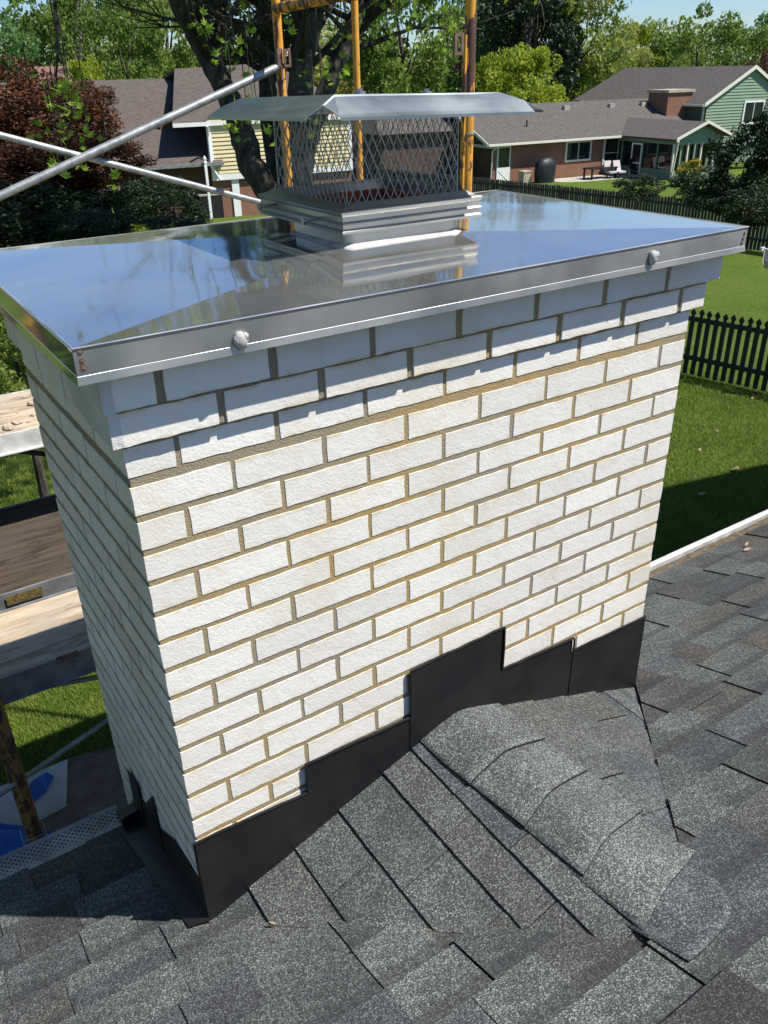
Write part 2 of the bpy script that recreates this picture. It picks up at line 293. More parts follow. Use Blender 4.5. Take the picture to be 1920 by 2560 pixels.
class MB:
    def __init__(s): s.V = []; s.F = []
    def add(s, V, F):
        b = len(s.V); s.V += [tuple(map(float, v)) for v in V]; s.F += [tuple(i+b for i in f) for f in F]
    def box(s, a, b):
        (x0, y0, z0), (x1, y1, z1) = a, b
        s.add([(x0,y0,z0),(x1,y0,z0),(x1,y1,z0),(x0,y1,z0),(x0,y0,z1),(x1,y0,z1),(x1,y1,z1),(x0,y1,z1)],
              [(0,3,2,1),(4,5,6,7),(0,1,5,4),(1,2,6,5),(2,3,7,6),(3,0,4,7)])
    def obox(s, O, U, Vv, W, a, b):  # box in a local frame
        P = []
        for z in (a[2], b[2]):
            for x, y in ((a[0],a[1]),(b[0],a[1]),(b[0],b[1]),(a[0],b[1])): P.append(np.array(O)+np.array(U)*x+np.array(Vv)*y+np.array(W)*z)
        s.add(P, [(0,3,2,1),(4,5,6,7),(0,1,5,4),(1,2,6,5),(2,3,7,6),(3,0,4,7)])
    def slab(s, P, t=.002, n=None):
        P = [np.array(p, float) for p in P]
        if n is None:
            n = np.zeros(3)
            for i in range(len(P)): n += np.cross(P[i]-P[0], P[(i+1) % len(P)]-P[0])
            n /= np.linalg.norm(n)
        n = np.array(n, float); k = len(P)
        s.add(P+[p-n*t for p in P], [tuple(range(k)), tuple(range(2*k-1, k-1, -1))]+[(i, i+k, (i+1) % k+k, (i+1) % k) for i in range(k)])
    def tube(s, P, r, seg=10, cap=True):
        P = [np.array(p, float) for p in P]; R = r if isinstance(r, (list, tuple)) else [r]*len(P); rings = []
        up = None
        for i, p in enumerate(P):
            d = (P[min(i+1, len(P)-1)]-P[max(i-1, 0)]); d /= np.linalg.norm(d)+1e-12
            if up is None: up = np.array([0, 0, 1.]) if abs(d[2]) < .9 else np.array([1., 0, 0])
            a = np.cross(d, up); a /= np.linalg.norm(a); b = np.cross(a, d); up = b
            rings.append([p+R[i]*(cos(2*pi*k/seg)*a+sin(2*pi*k/seg)*b) for k in range(seg)])
        V = [v for g in rings for v in g]; F = []
        for i in range(len(P)-1):
            for k in range(seg): F.append((i*seg+k, i*seg+(k+1) % seg, (i+1)*seg+(k+1) % seg, (i+1)*seg+k))
        if cap: F += [tuple(range(seg-1, -1, -1)), tuple(range((len(P)-1)*seg, len(P)*seg))]
        s.add(V, F)
    def cyl(s, c, r, h, seg=16, r2=None):
        s.tube([c, (c[0], c[1], c[2]+h)], [r, r if r2 is None else r2], seg)
    def blob(s, c, r, seed=0, n=8, j=.15):
        rr = random.Random(seed); c = np.array(c, float); r = np.array(r if hasattr(r, '__len__') else (r, r, r), float); V = []
        for i in range(n+1):
            for k in range(n*2):
                th = pi*i/n; ph = pi*k/n; q = np.array([sin(th)*cos(ph), sin(th)*sin(ph), cos(th)])
                V.append(c+q*r*(1+(rr.uniform(-j, j) if 0 < i < n else 0)))
        F = [(i*2*n+k, (i+1)*2*n+k, (i+1)*2*n+(k+1) % (2*n), i*2*n+(k+1) % (2*n)) for i in range(n) for k in range(2*n)]
        s.add(V, F)
    def build(s, name, m, parent=None, smooth=False, uv=None):
        off = np.zeros(3)
        if parent is not None:
            p = parent
            while p is not None: off += np.array(p.location); p = p.parent
        V = [tuple(np.array(v)-off) for v in s.V]
        o = link(name, mesh(name, V, s.F, m, smooth, uv), parent)
        if smooth and smooth != 'all':
            for me in (o.data,):
                try: me.set_sharp_from_angle(angle=radians(40))
                except Exception: pass
        return o
def one(name, m, fn, parent=None, smooth=False):
    b = MB(); fn(b); return b.build(name, m, parent, smooth)
# ------------------------------------------------------------------ ground
def build_ground():
    xs = np.concatenate([np.linspace(-300, -20, 12), np.linspace(-15, 60, 60), np.linspace(70, 400, 16)])
    ys = np.concatenate([np.linspace(-200, -20, 8), np.linspace(-15, 70, 68), np.linspace(80, 600, 20)])
    V = [(x, y, gz(x, y)+(0.05*sin(x*.37)*sin(y*.29) if math.hypot(x, y) > 16 else 0)) for y in ys for x in xs]; n = len(xs)
    F = [(j*n+i, j*n+i+1, (j+1)*n+i+1, (j+1)*n+i) for j in range(len(ys)-1) for i in range(n-1)]
    o = link('ground', mesh('ground', V, F, 'grass', True)); tag(o, 'green lawn sloping gently away behind the houses', kind='structure')
build_ground()
G = -4.3
def sheet(name, P, m, z, label):
    b = MB(); b.slab([(x, y, z) for x, y in P], .03); o = b.build(name, m); tag(o, label, kind='structure'); return o
sheet('dirt_path', [(-3.5, 2.2), (2.2, 2.2), (2.2, 4.18), (.62, 4.22), (.18, 4.30), (-3.5, 4.45)], 'dirt', G+.012, 'bare brown dirt strip along the house under the scaffold')
sheet('concrete_slab', [(-3.4, 3.3), (.03, 3.78), (.17, 4.27), (-3.4, 4.33)], 'conc', G+.03, 'pale stained concrete slab under the scaffold')
b = MB(); 
for i in range(12):
    for j in range(8):
        x0 = -1.6+i*.15; y0 = 3.28+j*.095
V = []; 
for j in range(11):
    for i in range(15):
        x = -1.6+i*.104+.03*sin(j*1.7); y = 3.15+j*.085*(1 if i < 11 else max(.3, 1-(i-10)*.12)); V.append((x, y, G+.05+.05*abs(sin(i*1.9+j*.8)*cos(j*1.3+i*.5))+.02*random.random()))
F = [(j*15+i, j*15+i+1, (j+1)*15+i+1, (j+1)*15+i) for j in range(10) for i in range(14)]
b.add(V, F); tag(b.build('tarp', 'tarp', None, True), 'crumpled dark blue tarp on the slab behind the rusty scaffold leg', 'tarp')
b = MB(); V = [(-.20,3.93,G+.05),(-.05,4.0,G+.06),(.03,4.10,G+.07),(-.01,4.17,G+.08),(-.08,4.12,G+.11),(-.15,4.08,G+.12)]
b.slab(V, .01); tag(b.build('tarp_scrap', 'tarp'), 'bright blue tarp corner in the sun on the concrete slab', 'tarp')
# ------------------------------------------------------------------ chimney
CW, CD_ = 1.5125, .802
chim = thing('chimney', 'tall white brick chimney with tan mortar joints rising through the shingle roof', 'chimney', (CW/2, CD_/2, G))
ZB = [ .0715, 0.0, -.0745, -.1462, -.2137, -.2862, -.3545, -.4265, -.4979, -.5675, -.641, -.7078, -.781, -.8548, -.9174]
while ZB[-1] > -1.9: ZB.append(ZB[-1]-.0711)
# ZB[k] = underside of course; course list: (z0, z1, inset left, right, front, start half)
courses = [(.142, .2035, .027, .058, .036, True), (.0715, .1325, .018, .033, .018, False)]
par = True
for k in range(1, len(ZB)):
    z0 = ZB[k]; z1 = ZB[k-1]-(.013 if k > 1 else .011)
    if k == 1: z0 = .004
    if k == 2: z1 = -.0165
    courses.append((z0, z1, 0, 0, 0, k % 2 == 1))
BV = {}
def brick_mesh(kind, v):  # x along, y depth (front at y=0), z up; unit brick h .058
    L_ = {'full': .193, 'half': .0915, 'sliver': .02}[kind]; H = .0585; D = .0915; rr = random.Random(hash((kind == 'full', v)) % 999+v)
    nx = 8 if kind == 'full' else 4; V = []; F = []
    # rounded irregular front rim, then sides
    def rim(ins, y, jit):
        P = []
        for i in range(nx): P.append((ins+(L_-2*ins)*i/nx, y, ins+rr.uniform(-jit, jit)))
        for i in range(2): P.append((L_-ins+rr.uniform(-jit, jit), y, ins+(H-2*ins)*i/2))
        for i in range(nx): P.append((L_-ins-(L_-2*ins)*i/nx, y, H-ins+rr.uniform(-jit, jit)))
        for i in range(2): P.append((ins+rr.uniform(-jit, jit), y, H-ins-(H-2*ins)*i/2))
        return P
    st = rr.getstate(); A = rim(.0007, 0, .0012); rr.setstate(st); B = rim(.0001, .0006, .0013); rr.setstate(st); C = rim(0, D, .0)
    n = len(A); V = A+B+C
    F = [tuple(range(n))]+[(i, i+n, (i+1) % n+n, (i+1) % n) for i in range(n)]+[(i+n, i+2*n, (i+1) % n+2*n, (i+1) % n+n) for i in range(n)]+[tuple(range(3*n-1, 2*n-1, -1))]
    return mesh('brick_'+kind, V, F, 'brick')
for kd in ('full', 'half'):
    for v in range(7): BV[kd, v] = brick_mesh(kd, v)
stuffV = MB()
def put_brick(kind, x, y, z, rot, h, sx=1., out=0):
    j = random.uniform(-.0012, .0012)
    o = link('brick', BV[kind, random.randrange(7)], chim, (x-CW/2, y-CD_/2, z-G+random.uniform(-.0011, .0011)), (0, random.uniform(-.004, .004) if rot == 0 else 0, rot+random.uniform(-.002, .002)), (sx*random.uniform(.988, 1.006), 1, h/.0585*random.uniform(.975, 1.01))); return o
base = MB()
for (z0, z1, el, er, ef, half) in courses:
    h = z1-z0; x0 = -el; Ltot = CW+el+er; n = 7.5; u = (Ltot+.010)/n; sx = (u-.010)/.193; sxh = (u/2-.010)/.0915
    x = x0; first = True
    joints = []
    seq = (['half']+['full']*7) if half else (['full']*7+['half'])
    jw = .010 if el == 0 else .0165
    for q, kd in enumerate(seq):
        ww = u if kd == 'full' else u/2
        jl = random.uniform(-.0025, .0025)
        if kd == 'full': s1 = (ww-jw+ (0 if not el else 0))/.193
        else: s1 = (ww-jw)/.0915
        if z1 > -1.26: put_brick(kd, x, -ef, z0, 0, h, s1)
        else: pass
        x += ww
    # left face bricks: rotated so that their face looks to -x ; local x runs towards -y
    ylen = CD_+2*ef; uy = (ylen+.010)/4; y = -ef
    if half: seqy = ['full']*4
    else: seqy = ['skip']+['full']*3+['half']
    for kd in seqy:
        ww = uy if kd == 'full' else uy/2
        if kd != 'skip' and z1 > -1.55 and not (kd == 'full' and half and y == -ef and False):
            s1 = (ww-.010)/(.193 if kd == 'full' else .0915)
            if half and y == -ef:   # its end already shows as the half brick in front: stop short of it
                s1 = (ww-.010-.0915)/.193; put_brick('full', -el, y+ww-.010, z0, -pi/2, h, s1)
            else: put_brick(kd, -el, y+ww-.010, z0, -pi/2, h, s1)
        y += ww
    # right and rear brickwork, seen only from elsewhere
    y = -ef+.05
    for i in range(4): stuffV.box((CW+er-.09, y+.06 if i == 0 else y, z0), (CW+er, y+uy-.06, z1)); y += uy
    x = x0
    for q in range(7): stuffV.box((x+(.1 if half else 0), ylen-ef-.09, z0), (x+u-.01+(.1 if half else 0), ylen-ef, z1)); x += u
tag(stuffV.build('brickwork', 'brick', chim), kind='stuff')
core = MB()
core.box((.0026, .0016, -3.0), (CW-.0016, CD_-.0016, .0712))
core.box((.0035-.018, -.018+.0045, .0716), (CW+.033-.0035, CD_+.01, .137)); core.box((-.027+.004, -.036+.005, .1425), (CW+.058-.004, CD_+.03, .2085))
core.build('mortar_joints', 'mortar', chim)
ext = MB(); ext.box((.0, .0, G-.2), (CW, CD_, -1.95)); ext.build('lower_shaft', 'brick', chim)
# smear of mortar parging over the corbel at the near left corner
V = [(-.0292,-.037,.2065),(-.0292,.30,.2065),(-.0292,.27,.155),(-.0262,.21,.135),(-.0215,.22,.09),(-.0205,.13,.070),(-.0205,-.0185,.071),(-.0205,-.0185,.133),(-.0292,-.037,.141)]
pb = MB(); P = [np.array(p) for p in V]; cidx = len(P); c0 = np.mean(P, 0)+np.array([-.003, 0, 0])
pb.add(P+[c0]+[p+np.array([.02, 0, 0]) for p in P], [(i, (i+1) % len(P), cidx) for i in range(len(P))]+[(i, cidx+1+i, cidx+1+(i+1) % len(P), (i+1) % len(P)) for i in range(len(P))])
pb.build('mortar_parging', simple('painted_parging', (.60,.60,.57), (.50,.49,.45), 9, .9, bs=.7, bscale=60), chim, True)
# ------------------------------------------------------------------ chimney cap pan
cap = thing('steel_chase_cover', 'mirror polished stainless steel chimney cap with folded edges on the white brick chimney', 'chimney cap', (CW/2, CD_/2, .2085))
X0, X1, Y0, Y1, ZT, ZL = -.066, 1.592, -.072, .888, .271, .212
cx0, cx1, cy0, cy1, ZC = .618, .940, .250, .505, .291
def facet(P, nm='sheet_facet'):
    b = MB(); A, B, Cc, D = [np.array(p, float) for p in P]; n = 14; V = []
    rr = random.Random(int(A[0]*1000+A[1]*77+5))
    a1, a2, a3 = rr.uniform(0, 6), rr.uniform(0, 6), rr.uniform(0, 6)
    for j in range(n+1):
        for i in range(n+1):
            s, t = i/n, j/n; p = (A*(1-s)+B*s)*(1-t)+(D*(1-s)+Cc*s)*t
            k = sin(pi*s)*sin(pi*t); p[2] += k*(-.0012+.0007*sin(5*s+a1)*cos(4*t+a2)); V.append(p)
    b.add(V, [(j*(n+1)+i, j*(n+1)+i+1, (j+1)*(n+1)+i+1, (j+1)*(n+1)+i) for j in range(n) for i in range(n)])
    return b.build(nm, 'pan', cap, 'all')
facet([(X0,Y0,ZT),(X1,Y0,ZT),(cx1,cy0,ZC),(cx0,cy0,ZC)]); facet([(X1,Y0,ZT),(X1,Y1,ZT),(cx1,cy1,ZC),(cx1,cy0,ZC)])
facet([(X1,Y1,ZT),(X0,Y1,ZT),(cx0,cy1,ZC),(cx1,cy1,ZC)]); facet([(X0,Y1,ZT),(X0,Y0,ZT),(cx0,cy0,ZC),(cx0,cy1,ZC)])
def bead(a, b_):
    mb = MB(); mb.tube([a, b_], .0019, 8); return mb.build('edge_hem', 'hem', cap, True)
def flange(a, b_, out, m, nm='edge_flange'):
    a = np.array(a, float); b_ = np.array(b_, float); out = np.array(out, float)
    prof = [(-.0035, .0002), (-.0012, .0009), (.0008, .0003), (.0015, -.0012), (.0010, -.004), (0, -.006), (0, -.045), (.0004, -.0455), (.0024, -.0590), (.0008, -.0594), (-.004, -.047), (-.004, -.003)]
    mb = MB(); V = []
    d = (b_-a); d /= np.linalg.norm(d); N_ = 2
    for e, s in ((a, -1), (b_, 1)):
        for o_, z in prof: V.append(e+out*o_+d*s*(o_*.98)+np.array([0, 0, z]))
    k = len(prof); F = [(i, i+k, (i+1) % k+k, (i+1) % k) for i in range(k)]+[tuple(range(k)), tuple(range(2*k-1, k-1, -1))]
    mb.add(V, F); return mb.build(nm, m, cap)
flange((X0, Y0, ZT), (X1, Y0, ZT), (0, -1, 0), 'pan_side'); flange((X0, Y1, ZT), (X0, Y0, ZT), (-1, 0, 0), 'pan')
flange((X1, Y0, ZT), (X1, Y1, ZT), (1, 0, 0), 'pan_side'); flange((X1, Y1, ZT), (X0, Y1, ZT), (0, 1, 0), 'pan_side')
bead((X0-.001, Y0-.0008, ZT), (X1+.001, Y0-.0008, ZT)); bead((X0-.0008, Y0, ZT), (X0-.0008, Y1, ZT)); bead((X1+.0008, Y0, ZT), (X1+.0008, Y1, ZT))
# collar with rounded corners
def rrect(x0, y0, x1, y1, r, n=5):
    P = []
    for cx, cy, a in ((x0+r, y0+r, pi), (x1-r, y0+r, 1.5*pi), (x1-r, y1-r, 0), (x0+r, y1-r, .5*pi)):
        for i in range(n+1): P.append((cx+r*cos(a+i*pi/2/n), cy+r*sin(a+i*pi/2/n)))
    return P
def loft(rings, nm, m, parent, smooth=True, close=False):
    mb = MB(); k = len(rings[0]); V = [p for g in rings for p in g]
    F = [(j*k+i, j*k+(i+1) % k, (j+1)*k+(i+1) % k, (j+1)*k+i) for j in range(len(rings)-1) for i in range(k)]
    mb.add(V, F); return mb.build(nm, m, parent, smooth)
R0 = rrect(cx0, cy0, cx1, cy1, .028); Ri = rrect(cx0+.002, cy0+.002, cx1-.002, cy1-.002, .027)
loft([[(x, y, ZC-.004) for x, y in R0], [(x, y, .345) for x, y in R0], [(x, y, .345) for x, y in Ri], [(x, y, ZC-.004) for x, y in Ri]], 'collar', 'steel', cap)
# caulk bead round collar
rg = []
for k, (o_, z) in enumerate([(0, .008), (.004, .006), (.010, .0025), (.014, -.003), (0, -.005)]):
    R1 = rrect(cx0-o_, cy0-o_, cx1+o_, cy1+o_, .028+o_)
    rg.append([(x+.003*sin(i*1.7), y+.003*cos(i*2.3), ZC+z+.0008*sin(i*2.9)) for i, (x, y) in enumerate(R1)])
loft(rg, 'sealant_bead', 'caulk', cap)
for px, py in ((602, 851), (1632, 644)):
    P = on(px, py, 1, Y0-.004)
    b = MB(); b.blob(P, (.0125, .010, .0155), px, 8, .16); b.blob(P+np.array([.006, -.002, .006]), (.008, .008, .008), px+1, 6, .2); b.build('sealant_dab', 'caulk', cap, 'all')
for px, py, r in ((200, 880, .0042), (205.5, 902, .0045), (209.5, 919, .0055), (1862, 583, .004), (1858, 596, .0045), (1855, 607, .0045)):
    P = on(px, py, 1, Y0-.0005); b = MB(); b.tube([P+np.array([0, .001, 0]), P+np.array([0, -.0012, 0])], r, 12)
    b.build('rust_spot', 'rust', cap); b = MB(); b.tube([P+np.array([0, .001, 0]), P+np.array([0, -.0022, 0])], r*.45, 8); b.build('rivet', 'pan_side', cap)
# ------------------------------------------------------------------ hood over the flue
hood = thing('flue_hood', 'stainless steel spark arrestor hood with diamond mesh sides and flat bent lid', 'chimney hood', (.80, .44, .315))
sx0, sx1, sy0, sy1 = .609, .988, .241, .64
prof = [(.0, .321), (.003, .3215), (.004, .327), (-.001, .331), (.0, .340), (.004, .343), (0.0, .347), (0, .357), (.003, .361), (.0045, .3665), (.001, .369), (-.008, .371), (-.024, .380), (-.026, .380), (-.026, .355)]
loft([[(sx0-o, sy0-o, z), (sx1+o, sy0-o, z), (sx1+o, sy1+o, z), (sx0-o, sy1+o, z)] for o, z in prof], 'skirt', 'steel', hood, False)
mx0, mx1, my0, my1, mz0, mz1 = .634, .936, .262, .585, .378, .552
def lattice(b, A, B, n):
    A = np.array(A, float); B = np.array(B, float); Ld = np.linalg.norm(B-A); d = (B-A)/Ld; nx = int(round(Ld/.0108)); p = Ld/nx; lv = 8; hh = (mz1-mz0)/lv
    for j in range(nx+1):
        P = []
        for k in range(lv*2+1):
            kk = k/2; s = (-1)**(j+int(math.floor(kk)))
            if k % 2 == 0: off = s*p*.5
            else: off = 0
            P.append(A+d*min(max(j*p+off, 0), Ld)+np.array([0, 0, mz0+hh*kk]))
        b.tube(P, .00118, 4, False)
for nm, A, B in (('f', (mx0, my0, 0), (mx1, my0, 0)), ('l', (mx0, my0, 0), (mx0, my1, 0)), ('r', (mx1, my0, 0), (mx1, my1, 0)), ('b', (mx0, my1, 0), (mx1, my1, 0))):
    b = MB(); lattice(b, A, B, 0); b.build('mesh_panel', 'wire', hood)
FL, FR, BL, BR = (.583,.21,.594), (1.011,.21,.585), (.583,.64,.583), (1.011,.64,.574)
lid = MB(); lid.slab([FL, FR, BR, BL], .0015); lidp = lid.build('lid', 'lid', hood)
def flap(P, hem):
    b = MB(); b.slab(P, .0012); A, B = np.array(P[hem[0]]), np.array(P[hem[1]]); dz = np.array([0, 0, -.006])
    b.slab([A, B, B+dz, A+dz], .0016); return b.build('lid_flap', 'lid', lidp)
def K(*p): return np.array(p)
flap([FL, (.543,.188,.577), (.553,.138,.557), (1.045,.132,.547), (1.052,.175,.568), FR], (2, 3))
flap([BL, (.545,.67,.566), (.503,.665,.546), (.507,.192,.556), (.543,.19,.577), FL], (2, 3))
flap([FR, (1.052,.178,.568), (1.092,.155,.549), (1.092,.70,.538), (1.05,.675,.556), BR], (2, 3))
flap([BR, (1.045,.675,.556), (1.04,.72,.538), (.56,.72,.546), (.55,.67,.565), BL], (2, 3))
for x, y, z in ((.70, .30, .594), (.86, .28, .589)):
    b = MB(); b.cyl((x, y, z-.004), .012, .006, 12); b.cyl((x, y, z+.001), .006, .006, 6); b.build('lid_bolt', 'steel', lidp)
for y, z, o in ((.339, .345, 1), (.56, .352, 1)):
    b = MB(); b.tube([(sx0+.01, y, z), (sx0-.042, y-.004, z-.002)], .0035, 8); b.tube([(sx0-.041, y-.004, z-.002), (sx0-.048, y-.0045, z-.002)], .0075, 6); b.build('bolt', 'steel', hood)
# clay flue inside
flue = MB(); fx0, fx1, fy0, fy1 = .665, .915, .292, .54
for a, c in (((fx0, fy0), (fx1, fy0+.018)), ((fx0, fy1-.018), (fx1, fy1)), ((fx0, fy0+.018), (fx0+.018, fy1-.018)), ((fx1-.018, fy0+.018), (fx1, fy1-.018))): flue.box((*a, .21), (*c, .366))
tag(flue.build('flue_tile', 'terra'), 'orange clay flue tile standing inside the wire mesh hood', 'flue tile')
# ------------------------------------------------------------------ roof of this house
SL = .35
def rz(x, y): return -1.21-SL*y
roof = thing('house_roof', 'dark grey asphalt shingle roof with small saddle behind the white chimney', 'roof', (1.5, -.5, -1.1))
YE = .585
dk = MB()
dk.slab([(-1.9,-2.6,rz(0,-2.6)-.004),(6.0,-2.6,rz(0,-2.6)-.004),(6.0,YE,rz(0,YE)-.004),(-1.9,YE,rz(0,YE)-.004)], .03); dk.build('roof_deck', 'felt', roof)
RX, RZ, RE = .76, -.924, -.817
ck = MB(); ck.add([(0,0,-1.213),(RX,0,RZ-.006),(CW,0,-1.213),(RX,RE,RZ-.006)], [(0,3,1),(1,3,2)]); ck.build('saddle_deck', 'felt', roof)
def clip(P, n, c):  # keep n.p <= c
    out = []
    for i in range(len(P)):
        a, b_ = P[i], P[(i+1) % len(P)]; da = n[0]*a[0]+n[1]*a[1]-c; db = n[0]*b_[0]+n[1]*b_[1]-c
        if da <= 0: out.append(a)
        if (da < 0 < db) or (db < 0 < da):
            t = da/(da-db); out.append((a[0]+t*(b_[0]-a[0]), a[1]+t*(b_[1]-a[1])))
    return out
def area(P): return abs(sum(P[i][0]*P[(i+1) % len(P)][1]-P[(i+1) % len(P)][0]*P[i][1] for i in range(len(P))))/2
pieces = []
def densify(P, m=.05, amp=.0012, rr=random):
    out = []
    for i in range(len(P)):
        a, b_ = P[i], P[(i+1) % len(P)]; L_ = math.hypot(b_[0]-a[0], b_[1]-a[1]); n = max(1, int(L_/m))
        for k in range(n):
            t = k/n; j = rr.uniform(-amp, amp) if k else 0; out.append((a[0]+t*(b_[0]-a[0])+j, a[1]+t*(b_[1]-a[1])+j))
    return out
def piece(P, zf, m='shingle', jag=.0012):
    if len(P) < 3 or area(P) < .00025: return
    P = densify(P, .045, jag); top = [(x, y, zf(x, y)) for x, y in P]; bot = [(x, y, zf(x, y)-.009) for x, y in P]; k = len(P)
    cx = sum(p[0] for p in top)/k; cy = sum(p[1] for p in top)/k; cz = sum(p[2] for p in top)/k
    pr = proj((cx, cy, cz)); vis = pr[2] > .2 and -80 < pr[0] < 2000 and -50 < pr[1] < 2640
    score = area(P)/max(pr[2], .3)**2 if vis else -1
    pieces.append((score, (cx, cy, cz), [tuple(np.array(p)-(cx, cy, cz)) for p in top+bot], [tuple(range(k))]+[(i, i+k, (i+1) % k+k, (i+1) % k) for i in range(k)], m))
EXP = .137
nc = 0
y0 = YE+.03
rr = random.Random(11)
while y0 > -2.4:
    ytop = y0-EXP-.035; x = -1.9+rr.uniform(-.2, 0); up = rr.random() < .5
    while x < 5.9:
        ww = rr.uniform(.11, .30) if not up else rr.uniform(.10, .24)
        x1 = x+ww; h = .0125 if up else .0075
        h += rr.uniform(-.0006, .0012)
        def zf(px, py, y0=y0, h=h): return rz(px, py)+h-(y0-py)*(.0075/EXP)
        ya, yb = ytop, y0+(rr.uniform(-.003, .003))
        m = 'shingle_b' if (rr.random() < (.55 if x > 1.9 else .16)) else 'shingle'
        for (a, c) in ((ya, min(yb, 0.)), (max(ya, 0.), yb)):
            if c-a < .004: continue
            P = [(x, a), (x1, a), (x1, c), (x, c)]
            if c <= 0:  # beside the saddle
                if x1 < RX+.05: P = clip(P, (1.075, 1), .0) if x1 > 0 or True else P
                elif x > RX-.05:
                    P0_ = P; P = clip(P, (-1.0586, 1), -.817-1.0586*RX+.004)
                    if 3 <= len(P) and area(P) < area(P0_)*.995: piece(P, lambda px, py, f=zf: f(px, py)+.007, m); continue
                else:
                    P1 = clip(clip(P, (1, 0), RX), (1.075, 1), .0); piece(P1, zf, m)
                    P = clip(clip(P, (-1, 0), -RX), (-1.0586, 1), -.817-1.0586*RX+.004)
            else:
                if x1 > -.002 and x < CW:
                    if x < 0: P = clip(P, (1, 0), -.003)
                    elif x1 > CW: P = clip(P, (-1, 0), -CW-.003)
                    else: continue
            if x < 0 and c <= 0 and x1 < 0: P = [(x, a), (x1, a), (x1, c), (x, c)]
            piece(P, zf, m)
        x = x1+.0012; up = (not up) if rr.random() < .8 else up
    y0 -= EXP
# saddle, left face: courses step down to -x
bx = [.105, .240, .374, .512, .605]
for i, x0 in enumerate(bx):
    x1 = (bx[i+1] if i+1 < len(bx) else .70)+.03; yl = -1.075*x0; y = 0.0-.002
    up = i % 2
    while y > -1.075*x1-.05:
        L_ = rr.uniform(.16, .34); ya = y-L_; h = .0125+rr.uniform(-.0015, .0015)
        def zf(px, py, x0=x0, h=h): return -1.21+.376*px+h-(px-x0)*(.008/EXP)
        P = clip([(x0+rr.uniform(-.002, .002), ya), (x1, ya), (x1, y), (x0, y)], (-1.075, -1), .022); piece(P, zf, 'shingle_s'); y = ya-.002
x0 = 0.0; 
def zf(px, py): return -1.21+.376*px+.007-(px)*(.004/EXP)
piece(clip([(-.01, -.16), (.14, -.16), (.14, -.002), (-.01, -.002)], (-1.075, -1), .018), zf)
# saddle, right face
x0 = CW-.02
bxr = [1.45, 1.315, 1.18, 1.045, .91]
for i, x0 in enumerate(bxr):
    x1 = (bxr[i+1] if i+1 < len(bxr) else .82)-.03; y = -.002
    while y > -.85:
        L_ = rr.uniform(.10, .28); ya = y-L_; h = .0085 + (.004 if rr.random() < .45 else 0)
        def zf(px, py, x0=x0, h=h): return RZ-.3765*(px-RX)+h-(x0-px)*(.0065/EXP)
        P = clip([(x1, ya), (x0, ya), (x0, y), (x1, y)], (1.0586, -1), .817+1.0586*RX-.002); piece(P, zf, 'shingle_s'); y = ya-.002
piece(clip([(1.36, -.2), (1.56, -.2), (1.56, -.002), (1.36, -.002)], (1.0586, -1), .817+1.0586*RX+.02), lambda px, py: RZ-.3765*(px-RX)+.007)
pieces.sort(key=lambda t: -t[0])
RLOC = np.array(roof.location)
caps = []
rest = {'shingle': MB(), 'shingle_b': MB(), 'shingle_s': MB()}
for k, (sc, c, V, F, m) in enumerate(pieces):
    if k < 288:
        me = mesh('shingle', V, F, [m, 'edge']); link('shingle', me, roof, tuple(np.array(c)-RLOC))
        for pi_ in range(1, len(me.polygons)): me.polygons[pi_].material_index = 1
    else: rest[m].add([np.array(v)+c for v in V], F)
tag(rest['shingle'].build('shingle_field', 'shingle', roof), kind='stuff'); tag(rest['shingle_b'].build('shingle_field', 'shingle_b', roof), kind='stuff'); tag(rest['shingle_s'].build('shingle_field', 'shingle_s', roof), kind='stuff') if rest['shingle_s'].V else None
# ridge caps of the saddle, rounded over the ridge
def ridge_cap(ya, yb, wl, wr, h0, skew=0, end_round=False, seed=0):
    r3 = random.Random(seed); ns, nl = 16, 8; V = []
    for j in range(nl+1):
        t = j/nl
        for i in range(ns+1):
            s = i/ns*2-1; wv = (wl if s < 0 else wr)
            y = ya+(yb-ya)*t; 
            if end_round: wv = wv*(1-.0*(t)); y = y+abs(s)**2.2*.06*t*(1 if s > 0 else .3)
            y += skew*s*(t if True else 1)
            xx = RX+.055*max(0, -y-.1)/.7+s*wv
            soft = math.sqrt((xx-RX)**2+.0013)-.006
            z = RZ+.003-.3765*soft+h0-.008*(1-t)+.0009*sin(9*s+seed*2)*t
            zr = rz(xx, y)+.013+.002*t*0+h0*.15
            V.append((xx, y, max(z, zr)))
    k = ns+1; F = [(j*k+i, (j+1)*k+i, (j+1)*k+i+1, j*k+i+1) for j in range(nl) for i in range(ns)]
    B = len(V); V2 = V+[(x, y, z-.007) for x, y, z in V]; 
    for i in range(ns): F.append((nl*k+i, nl*k+i+B, nl*k+i+1+B, nl*k+i+1))
    for j in range(nl): F.append((j*k, j*k+B, (j+1)*k+B, (j+1)*k)); F.append((j*k+ns, (j+1)*k+ns, (j+1)*k+ns+B, j*k+ns+B))
    c = np.mean(V, 0); me = mesh('ridge_shingle', [np.array(v)-c for v in V2], F, ['shingle_r', 'edge'])
    for pi_ in range(len(me.polygons)):
        if pi_ >= nl*ns: me.polygons[pi_].material_index = 1
        else: me.polygons[pi_].use_smooth = True
    return link('ridge_shingle', me, roof, tuple(c-RLOC))
ridge_cap(-.002, -.20, .128, .150, .0195, .01, seed=1); ridge_cap(-.15, -.36, .124, .155, .0175, .03, seed=2)
ridge_cap(-.32, -.53, .122, .165, .0155, .035, seed=3); ridge_cap(-.49, -.69, .130, .150, .0135, .04, seed=4); ridge_cap(-.64, -.825, .140, .095, .0120, .03, True, seed=5)
